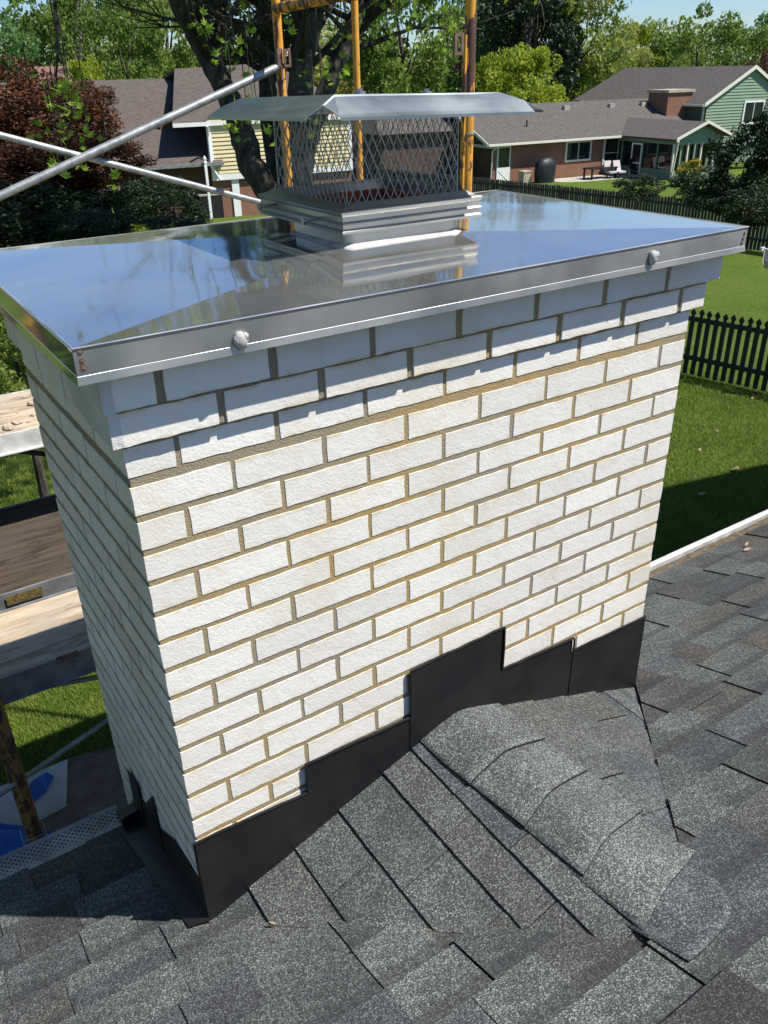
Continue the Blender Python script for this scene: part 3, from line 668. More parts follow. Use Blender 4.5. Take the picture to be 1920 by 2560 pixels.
# eave: gutter, guard, fascia, house wall
gut = MB(); ze = rz(0, YE)-.006
def gutter_run(xa, xb):
    P = [(YE-.012, ze-.012), (YE-.012, ze-.09), (YE+.07, ze-.10), (YE+.105, ze-.055), (YE+.105, ze-.006), (YE+.122, ze-.004), (YE+.122, ze+.004), (YE+.108, ze+.005), (YE+.100, ze-.004), (YE+.100, ze-.052), (YE+.068, ze-.094), (YE-.008, ze-.086)]
    mb = MB(); k = len(P); V = [(xa, y, z) for y, z in P]+[(xb, y, z) for y, z in P]
    mb.add(V, [(i, (i+1) % k, (i+1) % k+k, i+k) for i in range(k)]+[tuple(range(k-1, -1, -1)), tuple(range(k, 2*k))]); return mb
gut = gutter_run(-2.5, -.052).build('gutter', 'alu_g', roof); gutr = gutter_run(CW+.05, 4.15).build('gutter', 'alu', roof)
b = MB(); b.slab([(-2.5, YE-.005, ze+.006), (-.055, YE-.005, ze+.006), (-.055, YE+.105, ze+.001), (-2.5, YE+.105, ze+.001)], .002); b.build('gutter_guard', 'guard', roof)
b = MB(); rr2 = random.Random(4); V = []; n = 60
for i in range(n+1):
    x = CW+.01+i*(2.5/n)
    for j in range(5): V.append((x, YE-.01+j*.024+rr2.uniform(-.004, .004), ze+.004-.004*j+.006*rr2.random()*(j in (1, 2, 3))))
b.add(V, [(i*5+j, (i+1)*5+j, (i+1)*5+j+1, i*5+j+1) for i in range(n) for j in range(4)]); tag(b.build('debris_strip', 'debris', roof), kind='stuff')
for sxx in (-.13, -.62, -1.1):
    b = MB(); b.tube([(sxx, YE+.116, ze+.004), (sxx, YE+.116, ze+.009)], .007, 8); b.build('gutter_screw', 'alu_g', gut)
b = MB(); b.box((-2.5, YE-.035, ze-.18), (-.0, YE-.013, ze-.008)); b.box((CW, YE-.035, ze-.18), (4.15, YE-.013, ze-.008)); b.build('fascia', 'alu', roof)
hw = MB(); hw.box((-2.0, -6, G-.1), (9.5, YE-.45, rz(0, .2)-.12)); o = hw.build('house_wall', 'bwd'); tag(o, 'brown brick wall of the house below the shingle roof', 'wall')
# leaves lying on the roof
def leaf_on(px, py, s, rot, seed):
    P = onp(px, py, (0, SL, 1), (0, 0, -1.195)); b = MB(); c, q = cos(rot), sin(rot)
    pts = [(-1, 0, 0), (-.4, .32, .12), (.3, .36, .2), (1, .05, .1), (.3, -.2, .02), (-.4, -.26, .05)]
    b.slab([P+np.array([(x*c-y*q)*s, (x*q+y*c)*s, z*s+.004]) for x, y, z in pts], .0006); return b.build('fallen_leaf', 'leafdry')
tag(leaf_on(682, 2310, .011, 2.3, 1), 'small dry curled leaf on the shingles below the chimney flashing', 'leaf')
tag(leaf_on(1867, 1362, .020, .3, 2), 'upper of two brown leaves by the right gutter', 'leaf'); tag(leaf_on(1868, 1376, .024, -.2, 3), 'lower of two brown leaves by the right gutter', 'leaf')
# ------------------------------------------------------------------ flashing
fl = thing('chimney_flashing', 'black stepped metal flashing around the foot of the white brick chimney', 'flashing', (.76, 0, -1.1))
def zb(x): return (-1.21+.376*x if x < RX else RZ-.3765*(x-RX))+.002
def fpoly(P, y, t=.0022, m='flash'):
    b = MB(); b.slab([(x, y, z) for x, z in P], t, (0, -1, 0)); return b.build('flashing_piece', m, fl)
fpoly([(-.006, zb(0)-.02), (.30, zb(.30)), (.30, -.940), (-.006, -.922)], -.0095)
fpoly([(.289, zb(.289)), (.612, zb(.612)), (.612, -.858), (.289, -.847)], -.0072)
fpoly([(.600, zb(.6)), (RX, zb(RX)), (.922, zb(.922)), (.912, -.700), (.602, -.704)], -.0095)
fpoly([(.913, zb(.913)), (1.20, zb(1.20)), (1.19, -.857), (.913, -.845)], -.0072)
fpoly([(1.195, zb(1.195)), (CW+.004, zb(CW)-.01), (CW+.002, -.912), (1.197, -.905)], -.0095)
for x, za, zc in ((.289, -.94, -.847), (.602, -.858, -.704), (.913, -.845, -.700), (1.192, -.903, -.857)):   # folded edges at the steps
    b = MB(); b.tube([(x, -.0115, za), (x+.001, -.0125, (za+zc)/2), (x, -.0115, zc)], .0032, 6); b.build('sealed_edge', 'flash', fl)
for A, B in (((-.006, -.922), (.289, -.939)), ((.289, -.847), (.602, -.857)), ((.602, -.704), (.913, -.700)), ((.913, -.845), (1.19, -.857)), ((1.197, -.904), (CW, -.912))):
    b = MB(); n = 8; b.tube([(A[0]+(B[0]-A[0])*i/n, -.010, A[1]+(B[1]-A[1])*i/n+random.uniform(-.0015, .0015)) for i in range(n+1)], .0036, 6); b.build('sealed_edge', 'flash', fl)
def lpoly(P, x, t=.002):
    b = MB(); b.slab([(x, y, z) for y, z in P], t, (-1, 0, 0)); return b.build('flashing_piece', 'flash', fl)
lpoly([(-.008, -1.20), (-.008, -.955), (.022, -.955), (.02, -1.085), (.20, -1.118), (.375, -1.235), (.375, rz(0, .375))], -.004)
lpoly([(.355, rz(0, .355)), (.355, -1.095), (.48, -1.24), (.60, -1.30), (.60, rz(0, .60))], -.0062)
lpoly([(.52, rz(0, .52)), (.52, -1.19), (.62, -1.215), (.64, rz(0, .64))], -.0085)
b = MB(); b.slab([(-.003, -.02, rz(0, -.02)+.020), (-.003, .60, rz(0, .60)+.016), (-.075, .60, rz(0, .6)+.015), (-.055, -.0, rz(0, 0)+.017)], .002); b.build('flashing_base', 'flash', fl)
b = MB(); b.slab([(-.062, .590, rz(0, .585)+.045), (.0, .590, rz(0, .585)+.055), (.0, .655, rz(0, .585)+.03), (-.062, .655, rz(0, .585)+.015)], .09, (0, 0, 1)); b.build('kickout', 'flash', fl)
# ------------------------------------------------------------------ wing of the house at the right, higher eave
wing = thing('side_wing', 'higher gabled wing of the house with white gutter at the right edge', 'house wing', (8, -2, G))
WX, WY, WZ = 4.02, 1.42, -.29
b = MB(); rxp = 10.7; rzp = 3.1
b.slab([(WX+.09, WY, WZ+.03), (WX+.09, -9, WZ+.03), (rxp, -9, rzp), (rxp, WY, rzp)], .03, (-.46, 0, .89)); b.slab([(rxp, WY, rzp), (rxp, -9, rzp), (17.3, -9, WZ), (17.3, WY, WZ)], .03, (.46, 0, .89)); b.build('roof', 'shingle', wing)
b = MB(); b.add([(WX+.5, WY-.3, G-.2), (16.8, WY-.3, G-.2), (16.8, WY-.3, WZ+.05), (rxp, WY-.3, rzp-.04), (WX+.5, WY-.3, WZ+.08), (WX+.5, -6, G-.2), (WX+.5, -6, WZ+.08), (16.8, -6, G-.2), (16.8, -6, WZ)], [(0, 1, 2, 3, 4), (5, 0, 4, 6), (1, 7, 8, 2)]); b.build('wall', 'white', wing)
P = [(0, 0), (0, -.10), (-.08, -.105), (-.115, -.06), (-.115, -.006), (-.128, -.002), (-.128, .008), (-.115, .008), (-.108, 0), (-.108, -.055), (-.078, -.098), (-.006, -.095)]
mb = MB(); k = len(P); V = [(WX+.09+x, WY-.02, WZ+z) for x, z in P]+[(WX+.09+x, -6, WZ+z) for x, z in P]
mb.add(V, [(i, (i+1) % k, (i+1) % k+k, i+k) for i in range(k)]+[tuple(range(k-1, -1, -1)), tuple(range(k, 2*k))])
mb.add([(WX+.09+x, WY-.015, WZ+z) for x, z in [(0, 0), (0, -.10), (-.08, -.105), (-.115, -.06), (-.12, .0)]], [(0, 1, 2, 3, 4)])
mb.box((WX-.04, WY-.01, WZ-.006), (WX-.012, WY+.004, WZ+.012)); mb.build('gutter', 'alu', wing)
b = MB(); b.slab([(WX+.085, WY-.06, WZ+.012), (WX+.085, -6, WZ+.012), (WX-.02, -6, WZ+.006), (WX-.02, WY-.06, WZ+.006)], .002); b.build('gutter_guard', 'white', wing)
# ------------------------------------------------------------------ scaffold
def scaffold(name, label, X, Ylo, Yhi, zt, posts, grp='scaffold frames beside the chimney', header=True, inner=None):
    t = thing('scaffold_tower', label, 'scaffold frame', (X, (Ylo+Yhi)/2, G), grp)
    for (x, y, z1, m, r) in posts:
        b = MB(); b.tube([(x, y, G+.02), (x, y, z1)], r, 16); b.build('leg', m, t, True)
    return t
A_ = (1.985, 3.15); C_ = (1.895, 1.42); B_ = (2.02, 2.43)
sf = scaffold('scaffold_frame', 'yellow painted scaffold frame with peeling rusty legs behind the chimney', 1.95, 1.42, 3.15, 1.4,
   [(A_[0], A_[1], 2.0, 'post_o', .0235), (C_[0], C_[1], 2.0, 'post_r', .0215)])
b = MB(); hz = .925; b.tube([(A_[0], A_[1], hz), (C_[0], C_[1], hz+.02)], .025, 14); b.build('header', 'post', sf, True)
b = MB(); b.tube([(B_[0], B_[1], hz-.01), (B_[0]-.01, B_[1], -2.2)], .0165, 12); b.build('inner_tube', 'post_o', sf, True)
b = MB(); b.tube([(C_[0], C_[1], .402), (C_[0], C_[1], .410)], .0245, 14); b.build('ring', 'galv', sf, True)
b = MB(); b.box((A_[0]-.03, A_[1]-.005, G+2), (A_[0]+.03, A_[1]+.005, G+2.03)); b.tube([(A_[0], A_[1], -2.0), (C_[0], C_[1], -2.0)], .022, 12); b.tube([(A_[0], A_[1], -1.40), (C_[0], C_[1], -1.40)], .022, 12); b.build('ledger', 'post_g', sf, True)
# brace locks
def lock(P, w, h, t, nm='brace_lock'):
    x, y, z = P; b = MB(); e = w*.27
    b.box((x-w/2, y-t, z-h/2), (x-w/2+e, y+t, z+h/2)); b.box((x+w/2-e, y-t, z-h/2), (x+w/2, y+t, z+h/2)); b.box((x-w/2+e, y-t, z+h/2-e), (x+w/2-e, y+t, z+h/2)); b.box((x-w/2+e, y-t, z-h/2), (x+w/2-e, y+t, z-h/2+e))
    b.build(nm, 'lock', sf)
P = on(718, 145, 1, 3.09); lock(P, .042, .085, .004); b = MB(); b.box((P[0]-.052, 3.10, P[2]-.045), (P[0]-.022, 3.13, P[2]+.045)); b.build('lock_bracket', 'lock', sf)
P = on(710, 182, 1, 3.1); lock(P, .034, .07, .004)
P = on(1147, 110, 1, 1.40); lock(P, .042, .072, .004)
b = MB(); b.box((C_[0]-.029, C_[1]-.010, -.4), (C_[0]-.012, C_[1]+.010, P[2]+.03)); b.build('bracket_bar', 'post_r', sf)
sg = scaffold('scaffold_frame', 'rusty brown scaffold frame leg standing behind the left gutter', -.27, 1.35, 3.15, 1.4,
   [(-.272, 1.36, -.55, 'post_g', .0215), (-.272, 3.15, 1.9, 'post_g', .0215)])
b = MB(); b.tube([(-.272, 1.36, -.55), (-.272, 1.36, 1.9)], .0215, 14); b.build('leg', 'post', sg, True)
b = MB(); b.tube([(-.272, 1.36, 1.0), (-.272, 3.15, 1.0)], .024, 12); b.tube([(-.272, 1.36, -1.43), (-.272, 3.15, -1.43)], .022, 12); b.build('header', 'post_g', sg, True)
P = on(84, 2090, 1, 1.34)
b = MB()
for dz in (-.03, .02): b.tube([P+np.array([-.04, -.03, dz]), P+np.array([.045, -.035, dz]), P+np.array([.045, .04, dz]), P+np.array([-.04, .04, dz]), P+np.array([-.04, -.03, dz])], .0028, 5)
b.tube([P+np.array([.045, -.035, -.05]), P+np.array([.045, -.035, .05])], .003, 5); b.build('wire_clip', 'galv', sg)
def brace(p, q, r, label, flat=True):
    b = MB(); p = np.array(p, float); q = np.array(q, float); b.tube([p, q], r, 14)
    o = b.build('cross_brace', 'galv', None, True); tag(o, label, 'scaffold brace', 'galvanised scaffold braces'); return o
yb = 3.12
p1 = on(700, 165, 1, yb); p0 = on(0, 490, 1, yb); d = (p0-p1); brace(p1+d*-.01, p1+d*1.45, .0200, 'long grey brace climbing to the right up to the left scaffold post')
p1 = on(655, 507, 1, yb+.03); p0 = on(0, 338, 1, yb+.03); d = (p0-p1); brace(p1-d*.05, p1+d*1.5, .0165, 'grey brace crossing behind it and falling towards the right')
p1 = on(60, 1945, 1, 1.46); p0 = on(278, 1795, 1, 1.46); d = p0-p1; brace(p1-d*.3, p1+d*6, .0105, 'lower of two thin grey braces left of the chimney over the lawn')
p1 = on(100, 1719, 1, 1.5); p0 = on(250, 1692, 1, 1.5); d = p0-p1; brace(p1-d*2, p1+d*9, .0105, 'upper of two thin grey braces left of the chimney under the plank')
p1 = on(0, 1122, 1, 3.0); p0 = on(104, 1134, 1, 3.0); d = p0-p1; b = MB(); b.tube([p1-d*4, p1+d*3], .014, 10); tag(b.build('guard_rail', 'fence_d', None, True), 'thin dark rail running behind the chimney between the upper planks', 'scaffold rail')
def plank(z, ya, yb2, top, label, railm='alu_g', rh=.10, lab=None, far=False):
    t = thing('scaffold_plank', label, 'scaffold plank', (.7, (ya+yb2)/2, z), 'scaffold planks left of the chimney')
    b = MB(); xa, xb = -2.2, 2.25
    b.box((xa, ya+.012, z-.025), (xb, yb2-.012, z)); b.build('deck', top, t)
    for y0_, y1_ in ((ya, ya+.011), (yb2-.011, yb2)):
        b = MB(); b.box((xa, y0_, z-rh), (xb, y1_, z+.006)); sgn = -1 if y0_ == ya else 1
        yy = y0_ if sgn < 0 else y1_; b.box((xa, min(yy, yy+sgn*.016), z-rh), (xb, max(yy, yy+sgn*.016), z-rh+.006)); b.build('side_rail', railm, t)
    return t
pl1 = plank(-1.30, 1.405, 1.865, 'wood', 'nearest scaffold plank, bare wood deck half in sun with dark metal rails')
pl2 = plank(-1.30, 1.985, 2.84, 'wood_d', 'wide dark brown plywood scaffold plank behind the sunlit plank')
pl3 = plank(-.78, 2.45, 3.02, 'wood', 'highest scaffold plank, pale sunlit deck with mortar crumbs and silver rail', 'alu', .085)
for P, m, s, lb in ((on(62, 1490, 1, 1.978), 'label', (.075, .022), 'yellow'), (on(168, 1642, 1, 1.397), 'redlab', (.04, .014), 'red')):
    b = MB(); b.box((P[0]-s[0], P[1]-.0015, P[2]-s[1]), (P[0]+s[0], P[1], P[2]+s[1])); b.build('sticker', m, pl2 if m == 'label' else pl1)
b = MB(); r4 = random.Random(5)
for i in range(46):
    x, y = r4.uniform(-.35, .35), r4.uniform(2.5, 2.95); s = r4.uniform(.004, .024)*(1 if r4.random() < .4 else .5); b.blob((x, y, -.779+s*.3), (s*1.3, s, s*.6), i, 4, .3)
tag(b.build('mortar_crumbs', 'tan'), 'crumbs of mortar scattered on the pale top plank', kind='stuff')
# ------------------------------------------------------------------ lawn blades near by
def blades(regions, name, label):
    V = []; F = []
    for (xa, xb, ya, yb3, n, h, keep) in regions:
        P = rng.uniform((xa, ya), (xb, yb3), (n, 2))
        for x, y in P:
            if not keep(x, y): continue
            z = gz(x, y)-.005; a = rng.uniform(0, 6.28); hh = h*rng.uniform(.5, 1.3); wv = .0035*h/.05*rng.uniform(.8, 1.4); lx, ly = rng.normal(0, .35*hh, 2); b0 = len(V)
            V += [(x-wv*cos(a), y-wv*sin(a), z), (x+wv*cos(a), y+wv*sin(a), z), (x+lx, y+ly, z+hh)]; F.append((b0, b0+1, b0+2))
    o = link(name, fast_mesh(name, V, F, 'blade')); tag(o, label, 'grass', kind='stuff')
def off_slab(x, y): return y > 4.25+.05*sin(x*9)
blades([(-.6, 2.2, 4.2, 6.5, 60000, .05, off_slab), (-.3, 2.8, 6.5, 11, 45000, .07, lambda x, y: True)], 'grass', 'blades of lawn grass below the scaffold planks')
blades([(5.5, 12.6, 3.2, 8.5, 90000, .06, lambda x, y: x-5.5 > 0)], 'grass', 'blades of lawn grass in front of the picket fence')
b = MB()
for i, (px, py) in enumerate(((1838, 1178), (1752, 1240), (1700, 998), (1790, 1083), (1748, 1130), (1880, 1000))):
    P = ground_at(px, py); s = .07 if i < 2 else .03; b.slab([P+np.array([sin(k*1.26+i)*s, cos(k*1.26+i)*s*.6, .03+.02*(k % 2)]) for k in range(5)], .002)
tag(b.build('dry_leaves', 'leafdry'), 'dry leaves lying on the lawn in front of the picket fence', kind='stuff')
# ------------------------------------------------------------------ near picket fence
def picket_fence(A, B, h, pw, gap, label, mname, pt=True, rails=(.28, .86), t=.02, post_every=2.4, shape='spear', jitter=.01, group=None):
    A = np.array(A, float); B = np.array(B, float); L_ = np.linalg.norm(B-A); d = (B-A)/L_; n = np.array([-d[1], d[0]])
    f = thing('picket_fence', label, 'fence', ((A+B)/2)[0:1].tolist()+((A+B)/2)[1:2].tolist()+[gz(*((A+B)/2))], group)
    FL_ = np.array(f.location)
    if shape == 'spear': prof2 = [(-.5, 0), (.5, 0), (.5, h-.16), (.28, h-.13), (.62, h-.07), (0, h), (-.62, h-.07), (-.28, h-.13), (-.5, h-.16)]
    elif shape == 'dog': prof2 = [(-.5, 0), (.5, 0), (.5, h-.05), (.2, h), (-.2, h), (-.5, h-.05)]
    V = []
    for s in (0, 1):
        for a, z in prof2: q = d*a*pw+n*(s*t); V.append((q[0], q[1], z))
    k = len(prof2); me = mesh('picket', V, [tuple(range(k)), tuple(range(2*k-1, k-1, -1))]+[(i, i+k, (i+1) % k+k, (i+1) % k) for i in range(k)], mname)
    cnt = int(L_/(pw+gap)); 
    for i in range(cnt):
        q = A+d*(i+.5)*(pw+gap); z = gz(*q); link('picket', me, f, (q[0]-FL_[0], q[1]-FL_[1], z+.03+random.uniform(-jitter, jitter)-FL_[2]), (0, random.uniform(-.01, .01), 0))
    for rf in rails:
        b = MB(); ns = max(2, int(L_/3)); P = []
        for i in range(ns):
            a, c = A+d*L_*i/ns, A+d*L_*(i+1)/ns
            b.slab([(a[0], a[1], gz(*a)+h*rf-.04), (c[0], c[1], gz(*c)+h*rf-.04), (c[0], c[1], gz(*c)+h*rf+.045), (a[0], a[1], gz(*a)+h*rf+.045)], .04)
        b.build('rail', mname, f)
    for i in range(int(L_/post_every)+1):
        q = A+d*min(L_, i*post_every); b = MB(); b.cyl((q[0]-n[0]*.06, q[1]-n[1]*.06, gz(*q)-.1), .05, h*.97+.1, 6); b.build('post', mname, f)
    return f
pA = ground_at(1715, 938); pB = ground_at(1920, 985)
dd = (pB-pA)[:2]; dd /= np.linalg.norm(dd)
picket_fence(pA[:2]-dd*3.2, pB[:2]+dd*1.6, 1.2, .085, .062, 'dark green picket fence with spear tops across the lawn', 'fence_d')
# far fence
def along(px, py, h):
    d_ = ray(px, py); t = 10.
    for _ in range(80):
        P = CAM+d_*t; t -= (P[2]-gz(P[0], P[1])-h)/d_[2]*.85
    return (CAM+d_*t)
f0 = along(1150, 441, 1.4); f1 = along(1760, 503, 1.4); df = (f1-f0)[:2]; dfl = np.linalg.norm(df); df /= dfl
picket_fence(f0[:2]-df*9, f1[:2]+df*5, 1.4, .115, .035, 'long dark weathered board fence in front of the brick house', 'fence_b', shape='dog', t=.025, jitter=.02)
# ------------------------------------------------------------------ foliage
def quads(P, s, m, name, elong=1.0, flat=0.0):
    n = len(P); a = rng.normal(size=(n, 3)); a /= np.linalg.norm(a, axis=1)[:, None]; c = rng.normal(size=(n, 3)); 
    if flat: a[:, 2] *= (1-flat); a /= np.linalg.norm(a, axis=1)[:, None]
    c = np.cross(a, c); c /= np.linalg.norm(c, axis=1)[:, None]
    sz = (s*rng.uniform(.55, 1.35, n))[:, None] if np.isscalar(s) else (s*rng.uniform(.6, 1.3, n))[:, None]
    V = np.stack([P-a*sz*elong, P+c*sz*.55+a*sz*.1, P+a*sz*elong, P-c*sz*.55+a*sz*.1], 1).reshape(-1, 3); F = np.arange(n*4).reshape(n, 4)
    return fast_mesh(name, V, F, m)
def crown_points(n, nb, R=(1, 1, 1), seed=0, hollow=.55, drop=.2, bs=(.16, .34)):
    r = np.random.default_rng(seed); out = []
    for k in range(nb):
        d_ = r.normal(size=3); d_ /= np.linalg.norm(d_); rad = r.uniform(.35, .95)**.7; c = d_*rad*.85; c[2] = c[2]*(1 if c[2] > 0 else .8)
        bsz = r.uniform(*bs); m = int(n/nb); q = r.normal(size=(m, 3)); q /= np.linalg.norm(q, axis=1)[:, None]; q *= (r.uniform(hollow, 1, m)**.5)[:, None]*bsz; q[:, 2] *= .75
        out.append(c+q)
    return np.concatenate(out)*np.array(R)
CR = {}
def crown_mesh(key, m, n, nb, s, seed, R=(1, 1, 1), bs=(.16, .34), hollow=.5):
    CR[key] = quads(crown_points(n, nb, R, seed, hollow, bs=bs), s, m, 'crown')
for i, (m, nm) in enumerate((('gA', 'g1'), ('gB', 'g2'), ('gE', 'g3'), ('gD', 'g4'), ('gC', 'y1'), ('pale', 'p1'), ('red', 'r1'), ('purple', 'u1'), ('brown', 'b1'))):
    crown_mesh(nm, m, 11000, 60, .030, 10+i, bs=(.13, .28), hollow=.35)
trunk_me = None
def trunk_mesh():
    b = MB(); r5 = random.Random(3); b.tube([(0, 0, 0), (.02, .02, .3), (.02, -.02, .5), (.03, .02, .75)], [.026, .020, .012, .003], 8)
    for i in range(9):
        a = r5.uniform(0, 6.28); z = r5.uniform(.2, .5); L_ = r5.uniform(.12, .26); b.tube([(0.02, 0, z), (cos(a)*L_*.4, sin(a)*L_*.4, z+L_*.6), (cos(a)*L_*.6, sin(a)*L_*.6, z+L_*1.1)], [.009, .005, .001], 5)
    return mesh('trunk', b.V, b.F, 'bark', True)
TM = trunk_mesh()
def tree(px, D, H, W, crown, label, group, base=.22, seed=0, cat='tree', py=None, nm='tree', ztop=None):
    P = att(px, 200, D); x, y = P[0], P[1]; z = gz(x, y)
    t = thing(nm, label, cat, (x, y, z), group); rr_ = random.Random(seed*7+int(px))
    if base > .02: link('trunk', TM, t, (0, 0, -.1), (0, 0, rr_.uniform(0, 6)), (H, H, H*.98))
    hc = H*(1-base)/2
    link('crown', CR[crown], t, (0, 0, H*base+hc), (0, 0, rr_.uniform(0, 6.28)), (W/2, W/2, hc*1.02))
    return t
def pxz(px, py, D): return att(px, py, D)[2]
# background rows: (px, depth, pixel of top, px width, crown, label)
grp = 'trees beyond the houses'
bgT = [
 (-60, 70, -90, 330, 'g3', 'far tree at the left border above the red maple'), (60, 78, -60, 300, 'g1', 'tall green tree behind the red maple'), (150, 88, -40, 220, 'g3', 'blue green tree at the left against the sky gap'),
 (265, 84, -120, 250, 'g1', 'tall airy green tree above the left grey roof'), (330, 70, -60, 240, 'g1', 'dense green tree above the middle of the left roof'), (420, 76, -120, 260, 'g2', 'green tree behind the leaning maple stem'),
 (215, 66, 110, 150, 'y1', 'low yellow green bush crown above the left ridge'), (640, 80, -140, 330, 'g4', 'dark tree behind the maple stems'), (850, 95, 30, 260, 'p1', 'pale airy tree between the maple stems and the yellow post'),
 (1000, 60, -180, 330, 'g1', 'leafy green tree left of the rusty scaffold post'), (930, 105, 120, 300, 'p1', 'low pale tree line seen above the hood lid'), (1080, 100, 110, 260, 'g2', 'low green tree behind the rusty scaffold post'),
 (1170, 90, -60, 240, 'g3', 'thin tree with sky showing right of the rusty post'), (1250, 85, -140, 250, 'g3', 'tall dark green tree behind the yellow green tree'), (1330, 78, -160, 300, 'g4', 'dark tall tree at the top centre right'),
 (1430, 82, -110, 280, 'g2', 'tall green tree over the low grey ridge'), (1545, 95, 30, 170, 'p1', 'pale yellowish tree against the sky'), (1600, 100, 20, 150, 'y1', 'yellow green tree just left of the big round tree'),
 (1480, 90, 120, 240, 'g2', 'olive tree above the left end of the upper roof'), (1380, 86, 175, 200, 'y1', 'low olive shrub row above the low ridge'), (1890, 80, 10, 220, 'g1', 'dark green tree at the right border'),
 (1960, 90, -10, 260, 'g3', 'tree at the far right edge'), (1690, 110, 60, 200, 'g2', 'small tree seen left of the big round tree'),
]
for i, (px, D, py, wpx, cr_, lb) in enumerate(bgT):
    P = att(px, 200, D); zt = pxz(px, py, D); H = zt-gz(P[0], P[1]); tree(px, D, max(H, 3), wpx*D/FPX*1.15, cr_, lb, grp, .10, i)
big = att(1735, 200, 72); H = pxz(1735, -12, 72)-gz(*big[:2]); tree(1735, 72, H, 250*72/FPX*1.12, 'g1', 'big round dense green tree above the green siding house', None, .12, 50)
t_ = tree(1905, 66, pxz(1905, 108, 66)-gz(*att(1905, 200, 66)[:2]), 150*66/FPX, 'b1', 'bronze leaved tree at the right edge behind the house', None, .12, 51)
H = pxz(1310, 72, 62)-gz(*att(1310, 200, 62)[:2]); tree(1310, 64, H, 265*64/FPX, 'y1', 'bright yellow green bushy tree right of the rusty post', None, .08, 52)
tree(1230, 66, pxz(1230, 105, 66)-gz(*att(1230, 200, 66)[:2]), 160*66/FPX, 'y1', 'yellow green tree beside the rusty post, left of the bushier one', None, .08, 53)
for i, (x, y, H, W) in enumerate(((-6.5, 1.0, 14, 9), (-8.5, 8.5, 15, 9))):  # unseen trees, added to keep sky light off the chimney's left face
    t_ = thing('tree', ('unseen green tree added left of the scaffold to shade the chimney', 'second unseen green tree added left of the scaffold to shade the chimney')[i], 'tree', (x, y, gz(x, y)), 'added shading trees left of the scaffold')
    link('trunk', TM, t_, (0, 0, -.1), (0, 0, i), (H, H, H)); link('crown', CR['g2'], t_, (0, 0, H*.58), (0, 0, i), (W/2, W/2, H*.43))
# a far wood closes the horizon
def far_wood():
    V = []; pts = []
    for k in range(120):
        a = radians(-20+k*1.15); D = 150+random.uniform(-10, 25); x, y = CAM[0]+D*sin(a), CAM[1]+D*cos(a); z = gz(x, y); hh = random.uniform(11, 16); n = 420
        q = rng.normal(size=(n, 3)); q /= np.linalg.norm(q, axis=1)[:, None]; pts.append(np.array([x, y, z+hh*.55])+q*np.array([4.5, 4.5, hh*.5])*rng.uniform(.6, 1, (n, 1)))
    o = link('far_wood', quads(np.concatenate(pts), .55, 'gB', 'far_wood')); tag(o, 'far wood closing the view behind the gardens', 'wood', kind='stuff')
far_wood()
# red maple at left and understory
def clump(px, py, D, rx, rz_, crown, label, cat, group=None, nm='shrub', seed=0, leafscale=1, stem=True):
    P = att(px, py, D); g = gz(P[0], P[1]); t = thing(nm, label, cat, (P[0], P[1], g), group)
    link('foliage', CR[crown], t, (0, 0, P[2]-g), (0, 0, seed*1.3), (rx, rx, rz_))
    if stem: b = MB(); b.tube([(P[0], P[1], g-.05), (P[0]+.05, P[1], P[2])], [.05+rx*.03, .02+rx*.01], 7); b.build('stem', 'bark', t, True)
    return t
CR['red2'] = quads(crown_points(15000, 70, (1, 1, 1), 44, .3, bs=(.14, .30)), .028, 'red', 'crown', flat=.4)
t_ = thing('red_maple', 'dark red japanese maple at the left edge in front of the grey roof', 'tree', (*att(60, 300, 20)[:2], gz(*att(60, 300, 20)[:2])))
for (px, py, D, rx, rz_, k) in ((-20, 260, 20, 1.9, 1.5, 0), (120, 330, 19.5, 1.9, 1.35, 1), (250, 400, 19, 1.35, .95, 2), (40, 420, 18.5, 1.9, .95, 3), (-120, 380, 19, 2., 1.6, 4), (180, 255, 20.5, 1.2, .8, 5)):
    P = att(px, py, D)-np.array(t_.location); link('crown', CR['red2'], t_, tuple(P), (0, 0, k*1.1), (rx, rx, rz_))
b = MB(); bp = np.array(t_.location)
for k in range(6):
    e = att((-20, 120, 250, 40, -120, 180)[k], (260, 330, 400, 420, 380, 255)[k], 19.3); b.tube([bp, bp*.5+e*.5+np.array([0, 0, .3]), e], [.12, .07, .03], 7)
b.build('trunk', 'bark', t_, True)
gs = 'dark understory shrubs at the left'
for i, (px, py, D, rx, rz_, c_, lb) in enumerate(((30, 560, 17, 2.1, 1.0, 'g4', 'dark shrub mass at the left border behind the cap'), (180, 540, 19, 1.8, .9, 'g4', 'dark shrub between the red maple and the bright evergreen'), (300, 500, 24, 1.7, .9, 'g4', 'dark shrub behind the bright evergreen'),
     (430, 520, 26, 1.6, 1.1, 'g4', 'dark shrub left of the white post'), (110, 470, 22, 2.0, 1.2, 'u1', 'purple black shrub under the red maple'), (250, 565, 14.5, .9, .35, 'g4', 'low dark ground shrub near the cap back edge'), (420, 575, 15.5, .9, .3, 'g4', 'low dark ground shrub right of the bright evergreen'))):
    clump(px, py, D, rx, rz_, c_, lb, 'shrub', gs, seed=i)
P = ground_at(341, 582); t_ = thing('evergreen_shrub', 'small bright yellow green conical evergreen shrub beyond the cap edge', 'shrub', P)
hh = att(330, 497, proj(P)[2])[2]-P[2]; pts = []
for k in range(2600):
    z = rng.uniform(0, 1); a = rng.uniform(0, 6.28); r_ = (1-z)**.75*(.36+.05*sin(a*3+z*9))*rng.uniform(.7, 1); pts.append((cos(a)*r_, sin(a)*r_, z*hh))
CR['ever'] = quads(np.array(pts), .075, 'yel', 'foliage'); CR['ever'].materials[0] = MT['gC']; link('foliage', CR['ever'], t_)
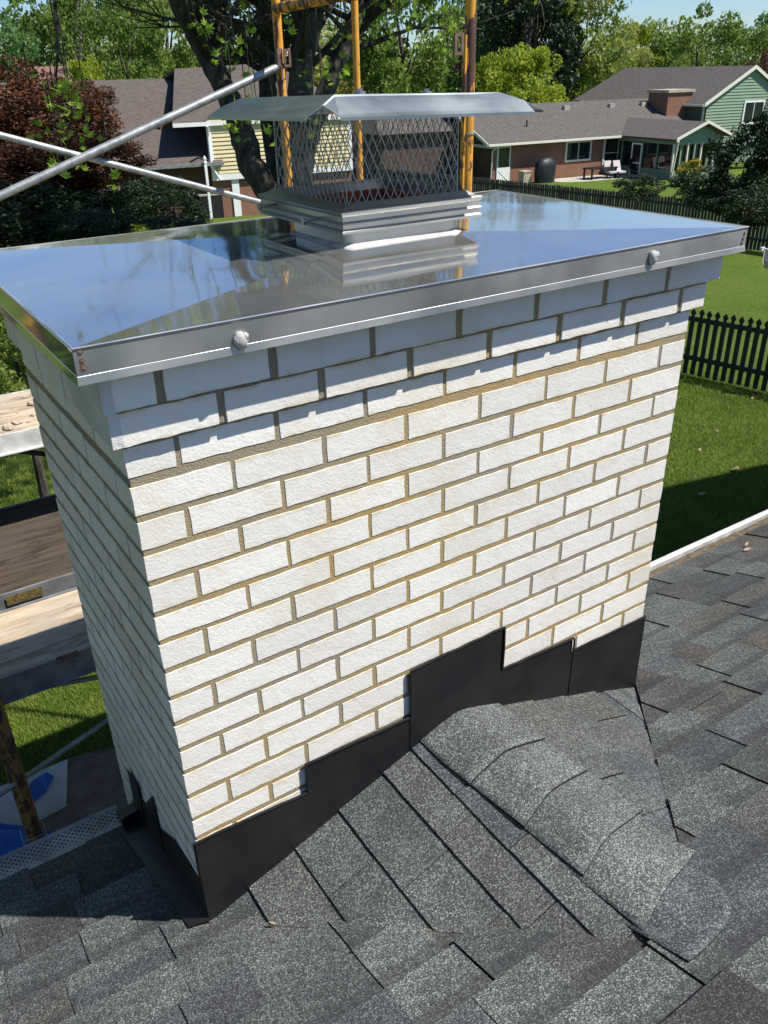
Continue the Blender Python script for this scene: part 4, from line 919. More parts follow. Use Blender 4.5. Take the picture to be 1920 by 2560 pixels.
# shrub patch below the near plank at the far left, at the cap's left edge
clump(28, 905, 9.5, .75, .8, 'g2', 'leafy green shrub below the left end of the cap', 'shrub', None, seed=3)
# right side shrubs
clump(1850, 440, 17, 1.15, 1.25, 'g4', 'large dark green holly at the right edge before the screened porch', 'shrub', None, 'holly', 1, stem=False)
clump(1935, 330, 16.2, .55, .75, 'g4', 'dark leafy branch top of holly reaching in at right', 'shrub', None, 'holly_branch', 2, stem=False)
clump(1760, 470, 19, 1.0, .6, 'g4', 'lower dark part of hedge left of the holly', 'shrub', None, 'hedge', 2, stem=False)
clump(1905, 520, 15.5, 1.1, .5, 'g4', 'dark shade shrub beneath the holly', 'shrub', None, 'hedge', 4, stem=False)
clump(1597, 470, 27, 1.05, .55, 'g4', 'round dark green bush on the lawn before the patio door', 'shrub', None, 'round_bush', 2)
clump(1722, 432, 50, 1.0, .75, 'g2', 'bush with yellow new leaves at the porch corner', 'shrub', None, 'golden_bush', 3)
P = att(1735, 424, 49.5); pts = crown_points(1500, 16, (1.25, .9, .5), 5); pts = pts[pts[:, 2] > -.1]; o = link('yellow_tips', quads(pts, .09, 'yel', 'yellow_tips'), bpy.data.objects['golden_bush'], tuple(P-np.array(bpy.data.objects['golden_bush'].location)+np.array([0, 0, .1])))
# ------------------------------------------------------------------ big multi-stem maple behind the scaffold
mp_ = att(735, 620, 13.6); mz = gz(mp_[0], mp_[1]); maple = thing('maple_tree', 'big multi stemmed maple with dark leaning trunks behind the hood', 'tree', (mp_[0], mp_[1], mz))
stems = [
 ([(735, 600, 13.6), (690, 500, 13.6), (640, 430, 13.5), (606, 350, 13.5), (597, 300, 13.5), (563, 231, 13.4), (527, 154, 13.4), (488, 77, 13.3), (443, -10, 13.2), (425, -120, 13.), (470, -330, 12.8), (580, -650, 12.6)], [.34, .24, .23, .225, .21, .19, .19, .185, .18, .16, .12, .05]),
 ([(730, 600, 13.8), (718, 500, 13.8), (690, 400, 13.9), (676, 313, 13.9), (672, 230, 14), (672, 145, 14), (668, 60, 14), (660, -40, 14.1), (640, -300, 14.3), (600, -700, 14.6)], [.30, .22, .19, .17, .165, .16, .16, .15, .12, .05]),
 ([(745, 600, 13.4), (742, 500, 13.4), (744, 400, 13.4), (748, 300, 13.3), (752, 230, 13.3), (757, 145, 13.3), (770, 50, 13.2), (782, -40, 13.1), (800, -300, 12.6), (860, -800, 12)], [.34, .27, .27, .26, .22, .22, .26, .24, .18, .06]),
 ([(750, 600, 13.9), (748, 470, 14), (775, 340, 14), (815, 225, 14), (855, 140, 14.1), (890, 50, 14.1), (918, -40, 14.2), (990, -300, 14.2), (1150, -700, 13.6)], [.30, .2, .18, .165, .165, .16, .15, .12, .05]),
]
ends = []
for P, R_ in stems:
    pts = [att(*p) for p in P]; b = MB()
    if P[0][1] == 600: pts = [np.array([mp_[0]+(pts[0][0]-mp_[0])*.5, mp_[1]+(pts[0][1]-mp_[1])*.5, mz-.2])]+pts; R_ = [R_[0]*1.2]+R_
    # refine with a smooth curve and slight wobble
    Q = []; RR = []
    for i in range(len(pts)-1):
        p_1 = pts[max(i-1, 0)]; p0_ = pts[i]; p1_ = pts[i+1]; p2_ = pts[min(i+2, len(pts)-1)]
        for k in range(4):
            t = k/4; q = .5*((2*p0_)+(-p_1+p1_)*t+(2*p_1-5*p0_+4*p1_-p2_)*t*t+(-p_1+3*p0_-3*p1_+p2_)*t**3); Q.append(q+rng.normal(0, .012, 3)); RR.append((R_[i]*(1-t)+R_[i+1]*t)*rng.uniform(.96, 1.05))
    Q.append(pts[-1]); RR.append(R_[-1]); b.tube(Q, [q*.92 for q in RR], 14); b.build('trunk', 'bark', maple, 'all')
    ends += [(Q[k], RR[k]) for k in range(int(len(Q)*.55), len(Q), 2)]
brn = MB(); tips = []
r6 = random.Random(21)
for p, r_ in ends:
    for k in range(3):
        a = r6.uniform(0, 6.28); L_ = r6.uniform(1.2, 3.4); e = p+np.array([cos(a)*L_, sin(a)*L_, r6.uniform(.2, 2.2)]); m_ = (p+e)/2+np.array([0, 0, .25*L_*.3]); brn.tube([p, m_, e], [min(r_*.4, .06), .03, .008], 5); tips.append(e); tips.append(m_)
        for q in range(3):
            e2 = e+np.array([r6.uniform(-1, 1), r6.uniform(-1, 1), r6.uniform(-.5, .9)]); brn.tube([m_*.3+e*.7, e2], [.012, .003], 4); tips.append(e2)
brn.build('branches', 'bark', maple, 'all')
tp = np.array(tips); 
def visible_low(p):
    x, y, z = proj(p); return z > 0 and -100 < x < 2020 and y > 5
tp2 = np.array([t for t in tp if not visible_low(t)])
pts = np.concatenate([t+rng.normal(0, .42, (12, 3)) for t in tp2]); pts = np.array([p for p in pts if p[2] > 1.6])
def elaz(p): return np.degrees(np.arctan2(p[:, 2]-CAM[2], np.hypot(p[:, 0]-CAM[0], p[:, 1]-CAM[1]))), np.degrees(np.arctan2(p[:, 0]-CAM[0], p[:, 1]-CAM[1]))
e_, a_ = elaz(pts); pts = pts[(e_ > 17) | (a_ > 24) | (rng.uniform(0, 1, len(pts)) < .12)]
cl = rng.uniform((-2, 6, 3.4), (13, 14.5, 9.5), (900, 3)); e_, a_ = elaz(cl); cl = cl[(e_ > 17.5) & (e_ < 48)]
pts = np.concatenate([pts]+[c+rng.normal(0, .40, (110, 3)) for c in cl]); print('crown leaves', len(pts))
o = link('crown', quads(pts-np.array(maple.location), .075, 'gC', 'crown', 1.0), maple); tag(o, kind='stuff')
# hanging sprays of bright maple leaves, each leaf a piece of its own
def leaf_shape(s):
    ang = [90, 60, 42, 22, 8, -30, -70, -90]; rad = [1.0, .45, .85, .38, .75, .3, .25, .28]
    R_ = [(rad[i]*cos(radians(a)), rad[i]*sin(radians(a))) for i, a in enumerate(ang)]; Lf = [(-x, y) for x, y in R_[-2:0:-1]]
    P = R_+Lf; V = [(x*s, y*s, -.22*s*(x*x+y*y)) for x, y in P]+[(0, -.1*s, 0)]; n = len(P)
    return mesh('leaf', V, [(i, (i+1) % n, n) for i in range(n)], 'leafA')
LM = leaf_shape(1.0)
sprays = [(500, 90, 9), (560, 150, 7), (600, 160, 7), (588, 175, 6), (520, 95, 5), (610, 340, 7), (590, 330, 8), (635, 265, 7), (660, 330, 6), (690, 300, 5), (770, 190, 8), (860, 195, 10), (845, 100, 8), (820, 215, 7), (780, 335, 7), (800, 320, 5),
  (180, 270, 12), (135, 262, 9), (190, 290, 10), (215, 350, 8), (165, 345, 6), (180, 230, 9), (225, 375, 6), (150, 430, 5), (170, 425, 8), (285, 485, 5), (105, 350, 5), (700, 35, 8), (640, 90, 7), (720, 70, 7), (900, 60, 6), (980, 40, 10), (1050, 80, 10), (1020, 130, 8), (1110, 40, 8), (1080, 150, 8), (960, 140, 8), (1120, 110, 7), (1130, 15, 8)]
lc = 0; tw = MB(); ML = np.array(maple.location)
for i, (px, py, n) in enumerate(sprays):
    D = (10.5 if px > 450 else 9.0)+r6.uniform(-1, 1); c = att(px, py, D); top = c+np.array([r6.uniform(-.1, .1), r6.uniform(-.1, .1), .45]); tw.tube([top+np.array([0, 0, .4]), top, c], [.008, .006, .003], 4)
    for k in range(n):
        if lc >= 290: break
        o = link('leaf', LM, maple, tuple(c+rng.normal(0, .075, 3)+np.array([0, 0, .03*k % .2])-ML), (r6.uniform(.2, 1.9), r6.uniform(-.6, .6), r6.uniform(0, 6.28)), (1, 1, 1)); s = r6.uniform(.05, .105); o.scale = (s, s, s); lc += 1
tag(tw.build('twigs', 'bark', maple), kind='stuff')
# thin drooping branches against the sky and a slim stem in front of the left roof
b = MB(); P = [att(136, -10, 15), att(142, 60, 15), (att(144, 140, 15)), att(140, 190, 15), att(147, 245, 15), att(160, 290, 15), att(168, 330, 15)]; b.tube(P, [.04, .035, .03, .02, .014, .01, .006], 6); b.build('hanging_branch', 'bark', maple, 'all')
b = MB()
for P in ([(1340, -20), (1355, 15), (1362, 60), (1358, 75)], [(1500, -20), (1490, 0), (1480, 30), (1472, 60)], [(1410, -10), (1440, -2), (1470, 5), (1515, -6)], [(1500, -6), (1505, 15), (1500, 35)]): b.tube([att(x, y, 9.) for x, y in P], [.008, .006, .005, .003][:len(P)], 4)
b.build('hanging_branch', 'bark', maple)
b = MB()
for px in range(1110, 1300, 17): x = px+random.uniform(-6, 6); b.tube([att(x, 180, 84), att(x+random.uniform(-8, 8), 60, 84), att(x+random.uniform(-15, 15), -60, 84)], [.22, .16, .1], 5)
for px in (300, 318, 335, 352, 400, 185, 205, 860, 1400): x = px; b.tube([att(x, 200, 78), att(x+random.uniform(-8, 8), 100, 78), att(x+random.uniform(-15, 15), -20, 78)], [.2, .15, .08], 5)
MT['dbark'] = simple('dark_bark', (.03,.028,.024), (.06,.055,.045), 3, .95)
tag(b.build('bare_trunks', 'dbark', None, True), 'slim dark trunks of the wood standing among the far trees', 'trees', kind='stuff')
# ------------------------------------------------------------------ houses
HA = radians(-6.5); U = np.array([cos(HA), sin(HA), 0]); Vv = np.array([-sin(HA), cos(HA), 0]); Wz = np.array([0, 0, 1.])
class House:
    def __init__(s, name, O, g, label, cat='house'): s.O = np.array([O[0], O[1], 0.]); s.g = g; s.t = thing(name, label, cat, (O[0], O[1], g))
    def p(s, u, v, z): return s.O+U*u+Vv*v+np.array([0, 0, z])
    def px(s, x, y, v):  # photo point on wall plane v -> (u, z)
        P = onp(x, y, Vv, s.p(0, v, 0)); return (P-s.O)@U, P[2]
    def pxu(s, x, y, u):
        P = onp(x, y, U, s.p(u, 0, 0)); return (P-s.O)@Vv, P[2]
    def box(s, a, b, nm, m, parent=None):
        mb = MB(); mb.obox(s.O, U, Vv, Wz, a, b)
        uv = [(((np.array(q)-s.O)@U)+((np.array(q)-s.O)@Vv), q[2]) for q in mb.V]; return mb.build(nm, m, parent or s.t, uv=uv)
    def wall(s, u0, u1, z0, z1, v, m, nm='wall', th=.2, parent=None):
        mb = MB(); mb.obox(s.O, U, Vv, Wz, (u0, v, z0), (u1, v+th, z1)); uv = []
        for P in mb.V: q = np.array(P)-s.O; uv.append(((q@U)+(q@Vv), P[2]))
        return mb.build(nm, m, parent or s.t, uv=uv)
    def poly(s, P, m, nm, t=.12, parent=None): mb = MB(); mb.slab([s.p(*q) for q in P], t); uv = [(((np.array(q)-s.O)@U)+((np.array(q)-s.O)@Vv), q[2]) for q in mb.V]; return mb.build(nm, m, parent or s.t, uv=uv)
    def siding(s, u0, u1, z0, z1, v, m, step=.12, rake=None, face=-1):  # lapped boards
        mb = MB(); z = z0
        while z < z1:
            a, c = u0, u1
            if rake: 
                a, c = rake(z)
                if c-a < .05: break
            mb.add([s.p(a, v-.05, z), s.p(c, v-.05, z), s.p(c, v-.010, z+step), s.p(a, v-.010, z+step), s.p(a, v, z), s.p(c, v, z)], [(0, 1, 2, 3), (0, 4, 5, 1)]); z += step
        o = mb.build('siding', m, s.t); tag(o, kind='stuff'); return o
    def window(s, x0, z0, x1, z1, v, mull=1, horiz=False, fr=.07, m='white'):
        mb = MB(); Q = lambda a, c, d, e, y0=-.06, y1=0: mb.obox(s.O, U, Vv, Wz, (a, v+y0, d), (c, v+y1, e))
        Q(x0-fr, x0, z0-fr, z1+fr); Q(x1, x1+fr, z0-fr, z1+fr); Q(x0, x1, z1, z1+fr); Q(x0, x1, z0-fr, z0)
        for i in range(mull): xm = x0+(x1-x0)*(i+1)/(mull+1); Q(xm-.025, xm+.025, z0, z1, -.05)
        if horiz: Q(x0, x1, (z0+z1)/2-.02, (z0+z1)/2+.02, -.045)
        f = mb.build('window', m, s.t); mb = MB(); mb.obox(s.O, U, Vv, Wz, (x0, v-.03, z0), (x1, v-.02, z1)); g = mb.build('pane', 'glass', f); return f
# right house
gR = -6.25
RH = House('brick_house', (36.9, 42.5), gR, 'long low brick house with grey roof and green screened porch on the right')
ez = -3.75
wv = .5
uL = 0.35; uR = RH.px(1640, 330, wv)[0]
RH.wall(uL, 17, gR-.3, ez-.05, wv, 'bw'); 
# roof: ridge
rv = 5.0; rzz = ez+.40*rv
d_ = RH.pxu(1337, 246, 3)
RH.poly([(-.3, 0, ez), (19, 0, ez), (19, rv, rzz), (-.3, rv, rzz)], 'roofG', 'roof', .12); RH.poly([(-.3, rv, rzz), (19, rv, rzz), (19, 2*rv, ez), (-.3, 2*rv, ez)], 'roofG', 'roof', .12)
print('right ridge px', proj(RH.p(8, rv, rzz)), proj(RH.p(1, rv, rzz)))
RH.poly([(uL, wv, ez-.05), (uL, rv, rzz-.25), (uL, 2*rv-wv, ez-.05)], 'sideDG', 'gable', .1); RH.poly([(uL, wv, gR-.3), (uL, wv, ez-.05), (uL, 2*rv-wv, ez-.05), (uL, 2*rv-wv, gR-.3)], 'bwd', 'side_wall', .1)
mb = MB()
for a, c in (((-.32, -.03, ez-.16), (-.32, rv, rzz-.13)), ((-.32, rv, rzz-.13), (-.32, 2*rv, ez-.16))):
    A = RH.p(*a); B = RH.p(*c); mb.slab([A, B, B+np.array([0, 0, .2]), A+np.array([0, 0, .2])], .04)
mb.build('rake_board', 'trim', RH.t)
RH.box((.2, .15, ez-.30), (.5, 9.6, ez-.12), 'frieze_board', 'trim')
RH.box((-.3, -.12, ez-.13), (11.7, .0, ez+.0), 'gutter', 'trim')
mb = MB(); mb.tube([RH.p(.5, -.06, ez-.1), RH.p(.25, .3, ez-.45), RH.p(.25, .4, gR)], .05, 8); mb.build('downspout', 'trim', RH.t, True)
a, z1 = RH.px(1245, 374, wv); c, z0 = RH.px(1262, 420, wv); mb = MB()
D0, zt = RH.px(1243, 366, wv); D1, zb2 = RH.px(1272, 462, wv)
dr = RH.box((D0, wv-.06, gR), (D1, wv, zt), 'door', 'white')
mb = MB(); mb.obox(RH.O, U, Vv, Wz, (D0+.1, wv-.075, gR+1.05), (D1-.1, wv-.062, zt-.1)); mb.build('pane', 'glass', dr)
mb = MB()
for q in (((D0+.12, gR+.15), (D1-.12, gR+.85)), ((D1-.12, gR+.15), (D0+.12, gR+.85))):
    mb.tube([RH.p(q[0][0], wv-.065, q[0][1]), RH.p(q[1][0], wv-.065, q[1][1])], .02, 4)
mb.build('cross_trim', 'trim', dr)
def win(H_, xa, ya, xb, yb4, v, **k):
    u0, z1 = H_.px(xa, ya, v); u1, z0 = H_.px(xb, yb4, v); return H_.window(u0, z0, u1, z1, v, **k)
win(RH, 1418, 358, 1472, 396, wv, mull=1, m='trim', fr=.12)
win(RH, 1514, 348, 1572, 412, wv, mull=1, horiz=True, m='trim', fr=.13)
for i, (px) in enumerate((1420, 1533, 1612, 1637)):
    P = RH.p(*(RH.px(px, 247, 3.6)[0], 3.9, 0)); u0 = RH.px(px, 247, 3.9)[0]; RH.box((u0-.3, 3.8, ez+.4*3.8), (u0+.15, 4.1, ez+.4*4.1+.16), 'roof_vent', 'capst')
u0 = RH.px(1314, 322, 2.)[0]; mb = MB(); mb.cyl(RH.p(u0, 1.9, ez+.4*1.9-.05), .05, .45, 8); mb.build('vent_pipe', 'black', RH.t)
# brick chimney
cu0, cz1 = RH.px(1672, 232, 2.2); cu1, _ = RH.px(1732, 232, 2.2); ch = RH.box((cu0, 2.2, ez+.5), (cu1, 4.2, cz1), 'chimney_stack', 'bw'); 
b_ = MB(); b_.obox(RH.O, U, Vv, Wz, (cu0-.12, 2.08, cz1), (cu1+.12, 4.3, cz1+.18)); b_.build('capstone', 'capst', ch)
# screened porch
pv = -5.2; pu0 = RH.px(1695, 350, pv)[0]; pu1 = RH.px(1832, 337, pv)[0]; pkx, pkz = RH.px(1772, 304, pv); print('porch', pu0, pu1, pkx, pkz)
pez = RH.px(1695, 349, pv)[1]; pu0 -= .1
RH.poly([(pu0, pv, pez), (pkx, pv, pkz), (pkx, 3.2, pkz), (pu0, 1.2, pez)], 'roofG', 'porch_roof', .12); RH.poly([(pkx, pv, pkz), (pu1, pv, pez+.05), (pu1, 3, pez+.05), (pkx, 3, pkz)], 'roofG', 'porch_roof', .12)
mb = MB()
for A, B in (((pu0, pv-.04, pez-.1), (pkx, pv-.04, pkz-.1)), ((pkx, pv-.04, pkz-.1), (pu1, pv-.04, pez-.05))):
    A = RH.p(*A); B = RH.p(*B); mb.slab([A, B, B+np.array([0, 0, .17]), A+np.array([0, 0, .17])], .05)
mb.build('rake_board', 'trim', RH.t)
pw0, pw1 = pu0+.35, pu1-.35; zh = pez-.30
def rk(z): k = (pkz-.2-z)/(pkz-pez)*(pkx-pu0-.2); k2 = (pkz-.2-z)/(pkz-pez)*(pu1-pkx-.2); return max(pkx-k, pw0), min(pkx+k2, pw1)
RH.siding(pw0, pw1, zh+.02, pkz-.2, pv+.5, 'sideG', .14, rk); RH.wall(pw0, pw1, zh-.1, zh+.05, pv+.48, 'sideG', 'beam', .1)
RH.wall(pw0, pw1, gR-.3, gR+.55, pv+.5, 'sideG', 'knee_wall', .1); 
mb = MB(); mb.obox(RH.O, U, Vv, Wz, (pw0+.02, pv+.6, gR), (pw1, pv+.62, zh)); mb.build('porch_dark', 'glass', RH.t)
for i in range(8):
    u0 = pw0+(pw1-pw0)*i/7; RH.box((u0-.05, pv+.44, gR+.5), (u0+.05, pv+.56, zh), 'mullion', 'sideG' if i % 2 else 'trim')
# left side of the porch
mb = MB(); mb.obox(RH.O, U, Vv, Wz, (pw0, pv+.5, gR-.3), (pw0+.1, wv, gR+.6)); mb.obox(RH.O, U, Vv, Wz, (pw0, pv+.5, zh-.05), (pw0+.1, wv, pez)); mb.build('knee_wall', 'sideG', RH.t)
mb = MB(); mb.obox(RH.O, U, Vv, Wz, (pw0+.06, pv+.55, gR+.6), (pw0+.08, wv, zh)); mb.build('screen', 'glass', RH.t)
for v0 in (pv+.5, pv+1.9, pv+3.3, pv+4.3, pv+5.3): RH.box((pw0-.03, v0, gR), (pw0+.05, v0+.08, zh), 'mullion', 'sideG')
sd = RH.box((pw0-.06, pv+3.35, gR), (pw0-.03, pv+4.25, gR+2.05), 'screen_door', 'glass'); mb = MB()
for a, c in (((pv+3.3, gR), (pv+3.4, gR+2.1)), ((pv+4.2, gR), (pv+4.3, gR+2.1)), ((pv+3.4, gR+2.0), (pv+4.2, gR+2.1)), ((pv+3.4, gR+.8), (pv+4.2, gR+.9)), ((pv+3.4, gR), (pv+4.2, gR+.1))): mb.obox(RH.O, U, Vv, Wz, (pw0-.09, a[0], a[1]), (pw0-.05, c[0], c[1]))
mb.build('door_frame', 'white', sd)
mb = MB(); mb.tube([RH.p(pu0+.1, pv-.05, pez-.1), RH.p(pu0+.35, pv+.2, pez-.4), RH.p(pu0+.32, pv+.4, gR)], .06, 8); mb.build('downspout', 'trim', RH.t, True)
# two storey part
TS = House('green_house', (36.9, 42.5), gR, 'two storey green sided house part with cream rake boards at the right')
tv = .6; tu0, tez = TS.px(1760, 256, tv); tpu, tpz = TS.px(1880, 164, tv); tu1 = tpu+(tpu-tu0); print('two storey', tu0, tez, tpu, tpz)
bv = TS.pxu(1563, 174, tpu)[0]; print('ridge back v', bv)
bv = min(max(bv, 6), 16)
TS.poly([(tu0-.3, tv-.4, tez-.1), (tpu, tv-.4, tpz), (tpu, bv, tpz), (tu0-.3, bv+1.0, tez-.1)], 'roofG', 'roof', .14); TS.poly([(tpu, tv-.4, tpz), (tu1+.3, tv-.4, tez-.1), (tu1+.3, bv, tez-.1), (tpu, bv, tpz)], 'roofG', 'roof', .14)
mb = MB()
for A, B in (((tu0-.3, tv-.45, tez-.28), (tpu, tv-.45, tpz-.2)), ((tpu, tv-.45, tpz-.2), (tu1+.3, tv-.45, tez-.28))):
    A = TS.p(*A); B = TS.p(*B); mb.slab([A, B, B+np.array([0, 0, .24]), A+np.array([0, 0, .24])], .06)
mb.build('rake_board', 'trim', TS.t)
TS.poly([(tu0, tv, gR), (tu1, tv, gR), (tu1, tv, tez), (tpu, tv, tpz-.2), (tu0, tv, tez)], 'sideG', 'wall', .2)
sl_ = (tpz-.25-tez)/(tpu-tu0)
TS.siding(tu0+.1, tu1, tez-3.0, tpz-.3, tv-.2, 'sideG', .2, lambda z: (tu0+.1, tu1) if z < tez-.2 else (max(tu0+.1, tu0+.15+(z-tez)/sl_), min(tu1, tu1-(z-tez)/sl_)))
TS.box((tu0-.02, tv-.08, gR), (tu0+.12, tv+.02, tez), 'corner_board', 'trim'); TS.box((tu0-.05, tv+.02, gR), (tu0, bv, tez), 'side_wall', 'sideDG'); TS.box((tu0-.42, tv-.4, tez-.26), (tu0-.28, bv, tez-.12), 'gutter', 'trim')
win(TS, 1864, 257, 1900, 304, tv-.24, mull=1, m='white', fr=.14)
# patio things in front of the right house
def rel(H_, px, py, v): u0, z = H_.px(px, py, v); return u0, z
u0, z = RH.px(1362, 440, -.8); P = RH.p(u0, -.8, gR); b = MB()
rg = []
for z_, r_ in ((0, .75), (.4, .80), (.9, .82), (1.15, .70), (1.32, .45), (1.36, .1)): rg.append([(P[0]+cos(k*pi/8)*r_*(1+.04*sin(k*3)), P[1]+sin(k*pi/8)*r_*.6, gR+z_*1.15) for k in range(16)])
V = [q for g in rg for q in g]; b.add(V, [(j*16+i, j*16+(i+1) % 16, (j+1)*16+(i+1) % 16, (j+1)*16+i) for j in range(5) for i in range(16)]+[tuple(range(80, 96))]); tag(b.build('covered_grill', 'dark', None, True), 'large black covered grill against the brick wall', 'grill')
u0, z = RH.px(1312, 440, -.4); t_ = thing('deck_box', 'small dark box beside the covered grill', 'storage box', RH.p(u0, -.4, gR)); 
b = MB(); b.obox(RH.p(u0, -.4, gR), U, Vv, Wz, (-.3, -.3, 0), (.3, .3, .75)); b.build('body', 'tan', t_); b = MB(); b.obox(RH.p(u0, -.4, gR), U, Vv, Wz, (-.33, -.33, .75), (.33, .33, .82)); b.build('top', 'tan', t_)
u0, z = RH.px(1500, 430, -1.2); t_ = thing('patio_table', 'long dark patio table below the windows', 'table', RH.p(u0, -1.2, gR))
b = MB(); b.obox(RH.p(u0, -1.2, gR), U, Vv, Wz, (-1.1, -.5, .68), (1.1, .5, .75)); b.build('table_top', 'black', t_)
for sx_ in (-1, 1):
    for sy_ in (-.4, .4): b = MB(); b.obox(RH.p(u0, -1.2, gR), U, Vv, Wz, (sx_-.05, sy_-.05, 0), (sx_+.05, sy_+.05, .68)); b.build('leg', 'black', t_)
def chair(px, py, v, lb, m):
    u0, z = RH.px(px, py, v); O = RH.p(u0, v, gR); t_ = thing('patio_chair', lb, 'chair', O, 'patio chairs'); b = MB(); b.obox(O, U, Vv, Wz, (-.3, -.3, .38), (.3, .3, .48)); b.build('seat', m, t_)
    b = MB(); b.add([O+U*a+Vv*c+Wz*z_ for a, c, z_ in ((-.32, .25, .45), (.32, .25, .45), (.28, .45, 1.1), (-.28, .45, 1.1), (-.32, .33, .45), (.32, .33, .45), (.28, .52, 1.1), (-.28, .52, 1.1))], [(0, 1, 2, 3), (5, 4, 7, 6), (0, 4, 5, 1), (3, 2, 6, 7), (1, 5, 6, 2), (0, 3, 7, 4)]); b.build('backrest', m, t_)
    for a in (-.26, .26):
        for c in (-.26, .26): b = MB(); b.tube([O+U*a+Vv*c, O+U*a+Vv*c+Wz*.4], .02, 5); b.build('leg', 'black', t_)
chair(1528, 425, -1.6, 'patio chair with pale back left of the white chair', 'cushion'); chair(1550, 428, -1.8, 'white cushioned patio chair in front of the window', 'cushion'); chair(1590, 430, -1.5, 'dark patio chair beside the screen door', 'black')
o = MB(); P0 = [RH.p(*q) for q in ((4, .4, gR+.02), (19, .4, gR+.02), (19, -2.2, gR+.02), (5, -2.0, gR+.02))]; o.slab(P0, .03); tag(o.build('patio', 'conc'), 'narrow concrete patio along the brick house', kind='structure')
# small garage roof left of the brick house, seen through the hood mesh
GH = House('garage', (28.4, 47.0), -6.2, 'low brown garage with grey roof seen through the hood mesh')
gz1 = GH.px(950, 338, 0)[1]
ga = GH.px(948, 338, 0)[0]; gb = GH.px(1060, 330, 0)[0]
GH.wall(ga+.3, gb+6, -6.5, gz1, .4, 'bwd'); GH.poly([(ga, 0, gz1), (gb+7, 0, gz1), (gb+5, 4, gz1+1.7), (ga+1.6, 4, gz1+1.7)], 'roofG', 'roof', .12); GH.poly([(ga, 0, gz1), (ga+1.6, 4, gz1+1.7), (ga, 8, gz1)], 'roofG', 'roof', .12); GH.wall(ga+.3, ga+.5, -6.5, gz1, .4, 'bwd', 'side_wall', 7)
# left house
gL = -5.5
LH = House('left_house', (12.2, 37.75), gL, 'wide single storey house with grey brown roof behind the red maple')
lez = -3.0
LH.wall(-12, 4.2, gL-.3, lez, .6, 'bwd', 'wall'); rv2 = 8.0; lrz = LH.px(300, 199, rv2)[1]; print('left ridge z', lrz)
LH.poly([(-13, 0, lez), (4.1, 0, lez), (5.6, rv2, lrz), (-11, rv2, lrz)], 'roofP', 'roof', .14); LH.poly([(-11, rv2, lrz), (5.6, rv2, lrz), (5.6, 2*rv2, lez), (-13, 2*rv2, lez)], 'roofP', 'roof', .14)
LH.box((-13, -.12, lez-.14), (4.1, 0, lez), 'gutter', 'alu_g')
mb = MB(); q0 = LH.px(448, 268, 4.5); 
# yellow cross wing
YH = House('yellow_house', (12.2, 37.75), gL, 'yellow sided two storey house end on a brick base behind the maple')
yv = .2; yu0, yz0 = YH.px(533, 452, yv); yu1, _ = YH.px(881, 440, yv); yu0b, yzt = YH.px(525, 302, yv); yzt = max(yzt, YH.px(800, 292, yv)[1]); print('yellow', yu0, yu1, yz0, yzt)
YH.wall(yu0, yu1, gL-.3, yz0, yv+.12, 'bw', 'brick_base', .2); YH.wall(yu0, yu1, yz0, yzt, yv, 'sideY', 'wall', .2); YH.siding(yu0+.1, yu1-.1, yz0+.28, yzt, yv, 'sideY', .175)
YH.wall(yu0, yu1, yz0, yz0+.26, yv-.04, 'white', 'band_board', .04); YH.wall(yu0-.02, yu0+.14, yz0, yzt, yv-.05, 'white', 'corner_board', .1); YH.wall(yu1-.14, yu1+.02, yz0, yzt, yv-.05, 'white', 'corner_board', .1)
rb = YH.px(438, 300, -.5)[0]; rt, yr = YH.px(436, 172, 7.); YH.poly([(rb, .12, yzt-.05), (yu1+.5, .12, yzt-.05), (yu1-1, 7, yr+.2), (rt, 7, yr)], 'roofP', 'roof', .14); YH.poly([(rt, 7, yr), (yu1-1, 7, yr+.2), (yu1+.5, 14, yzt), (rb, 14, yzt)], 'roofP', 'roof', .14)
YH.wall(rb+.1, yu0, lez+.2, yzt-.1, 3.0, 'bwd', 'recess_wall', .2)
YH.box((rb, .04, yzt-.2), (yu1+.5, .12, yzt-.04), 'gutter', 'white')
mb = MB(); mb.tube([YH.p(yu0-.2, -.5, yzt-.15), YH.p(yu0-.05, .05, yzt-.6), YH.p(yu0-.05, .05, yzt-1.9), YH.p(yu0+.3, .0, yzt-2.5)], .06, 8); mb.build('downspout', 'white', YH.t, True)
YH.wall(yu0+.9, yu0+1.25, gL, yz0, yv+.05, 'white', 'post', .1)
P = ground_at(552, 545); t_ = thing('air_conditioner', 'black boxed air conditioner unit with pale lid by the brick base', 'air conditioner', P); b = MB(); b.obox(P, U, Vv, Wz, (-.95, -.1, 0), (.15, .9, 1.05)); b.build('body', 'black', t_); b = MB(); b.obox(P, U, Vv, Wz, (-.97, -.12, 1.05), (.17, .92, 1.12)); b.build('lid', 'capst', t_)
P = ground_at(529, 550); t_ = thing('white_post', 'white garden post with pointed finial left of the air conditioner', 'post', P); b = MB(); b.obox(P, U, Vv, Wz, (-.06, -.06, 0), (.06, .06, 2.5)); b.build('shaft', 'white', t_); b = MB(); b.tube([P+Wz*2.5, P+Wz*2.56, P+Wz*2.68, P+Wz*2.8], [.09, .06, .08, .01], 8); b.build('finial', 'white', t_)
P = ground_at(612, 535); t_ = thing('hose_reel', 'dark hose reel standing before the brick base', 'hose reel', P)
b = MB()
for s_ in (0, .25): b.tube([P+U*(.3*cos(a))+Vv*s_+Wz*(.55+.3*sin(a)) for a in np.linspace(0, 2*pi, 17)], .045, 6)
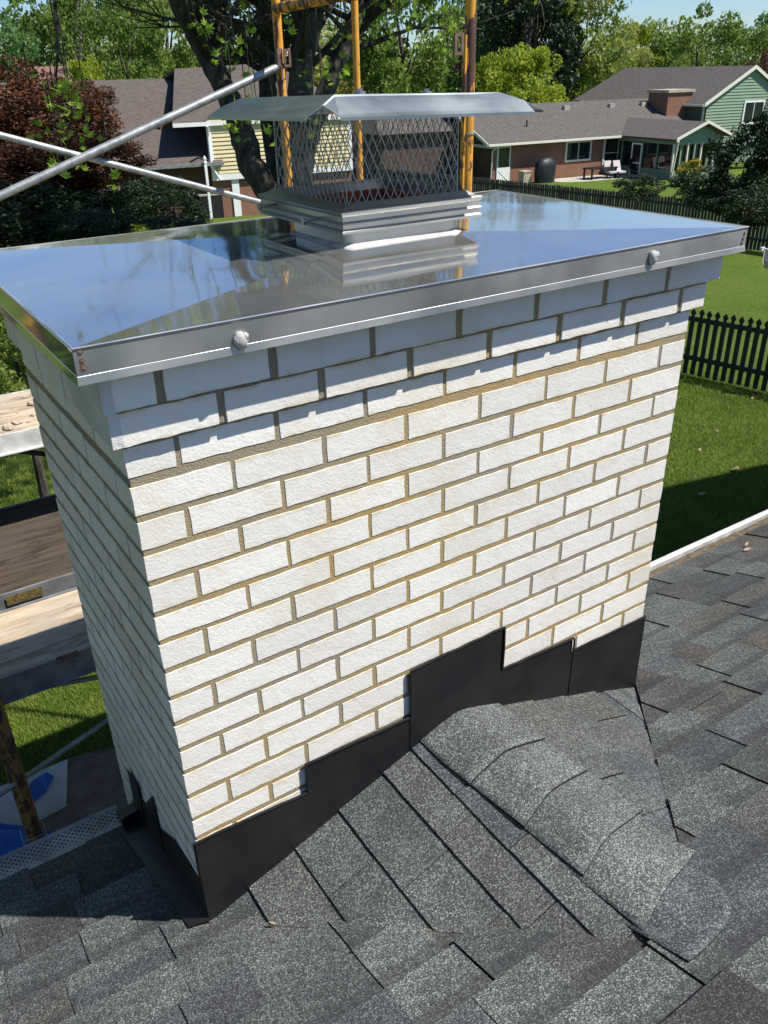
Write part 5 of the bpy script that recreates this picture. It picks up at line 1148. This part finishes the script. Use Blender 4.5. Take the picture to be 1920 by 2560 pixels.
b.tube([P+Vv*-.05+Wz*.55, P+Vv*.3+Wz*.55], .12, 8); b.build('wheel', 'black', t_); b = MB(); b.obox(P, U, Vv, Wz, (-.35, -.05, 0), (-.28, .3, .6)); b.obox(P, U, Vv, Wz, (.28, -.05, 0), (.35, .3, .6)); b.obox(P, U, Vv, Wz, (-.6, -.3, 0), (-.2, .1, .25)); b.build('stand', 'black', t_)
# far roofs and far yellow house, blue car seen through the mesh
FH = House('far_house', (30, 75), -7.2, 'small pinkish roof far beyond the left house'); a_, z_ = FH.px(105, 200, 0); c_, _ = FH.px(232, 190, 0); FH.wall(a_+.3, c_-.3, -7.5, z_-.1, .3, 'white', 'wall', 5); FH.poly([(a_, 0, z_-.2), (c_+.5, 0, z_-.2), (c_-.8, 4, z_+1.), (a_, 4, z_+1.)], 'roofR', 'roof', .1)
F2 = House('far_yellow_house', (48, 78), -7.2, 'pale yellow house far away seen through the mesh'); a_, z_ = F2.px(905, 345, 0); c_, z2 = F2.px(955, 270, 0); F2.wall(a_, c_+3, z_-1, z2, 0, 'sideY', 'wall', 5); F2.window(a_+.6, z_, a_+1.6, z_+1.4, 0); F2.poly([(a_-.4, -.4, z2), (c_+3.4, -.4, z2), (c_+3, 3, z2+1.3), (a_, 3, z2+1.3)], 'roofG', 'roof', .1)
P = ground_at(930, 440); cu = (U*.35+Vv*.94); cu /= np.linalg.norm(cu); cvv = np.array([-cu[1], cu[0], 0]); t_ = thing('parked_car', 'dark blue parked car behind the garage seen through the mesh', 'car', P)
b = MB(); pf = [(-2.2, .35), (-2.2, .95), (-1.9, 1.05), (-.9, 1.12), (-.3, 1.6), (1.3, 1.62), (2.1, 1.05), (2.2, .4)]
V = [P+cu*a*1.0+cvv*w_*(.9 if z_ < 1.2 else .72)+Wz*z_ for w_ in (-1, 1) for a, z_ in pf]; k = len(pf); b.add(V, [tuple(range(k)), tuple(range(2*k-1, k-1, -1))]+[(i, i+k, (i+1) % k+k, (i+1) % k) for i in range(k)]); b.build('body', 'blue', t_)
b = MB(); b.slab([P+cu*-.88+cvv*-.78+Wz*1.17, P+cu*-.88+cvv*.78+Wz*1.17, P+cu*-.34+cvv*.66+Wz*1.58, P+cu*-.34+cvv*-.66+Wz*1.58], .02); b.build('windscreen', 'white', t_)
for a in (-1.4, 1.4):
    for s_ in (-.9, .8): b = MB(); b.tube([P+cu*a+cvv*s_+Wz*.34, P+cu*a+cvv*(s_+.12)+Wz*.34], .34, 14); b.build('wheel', 'black', t_)
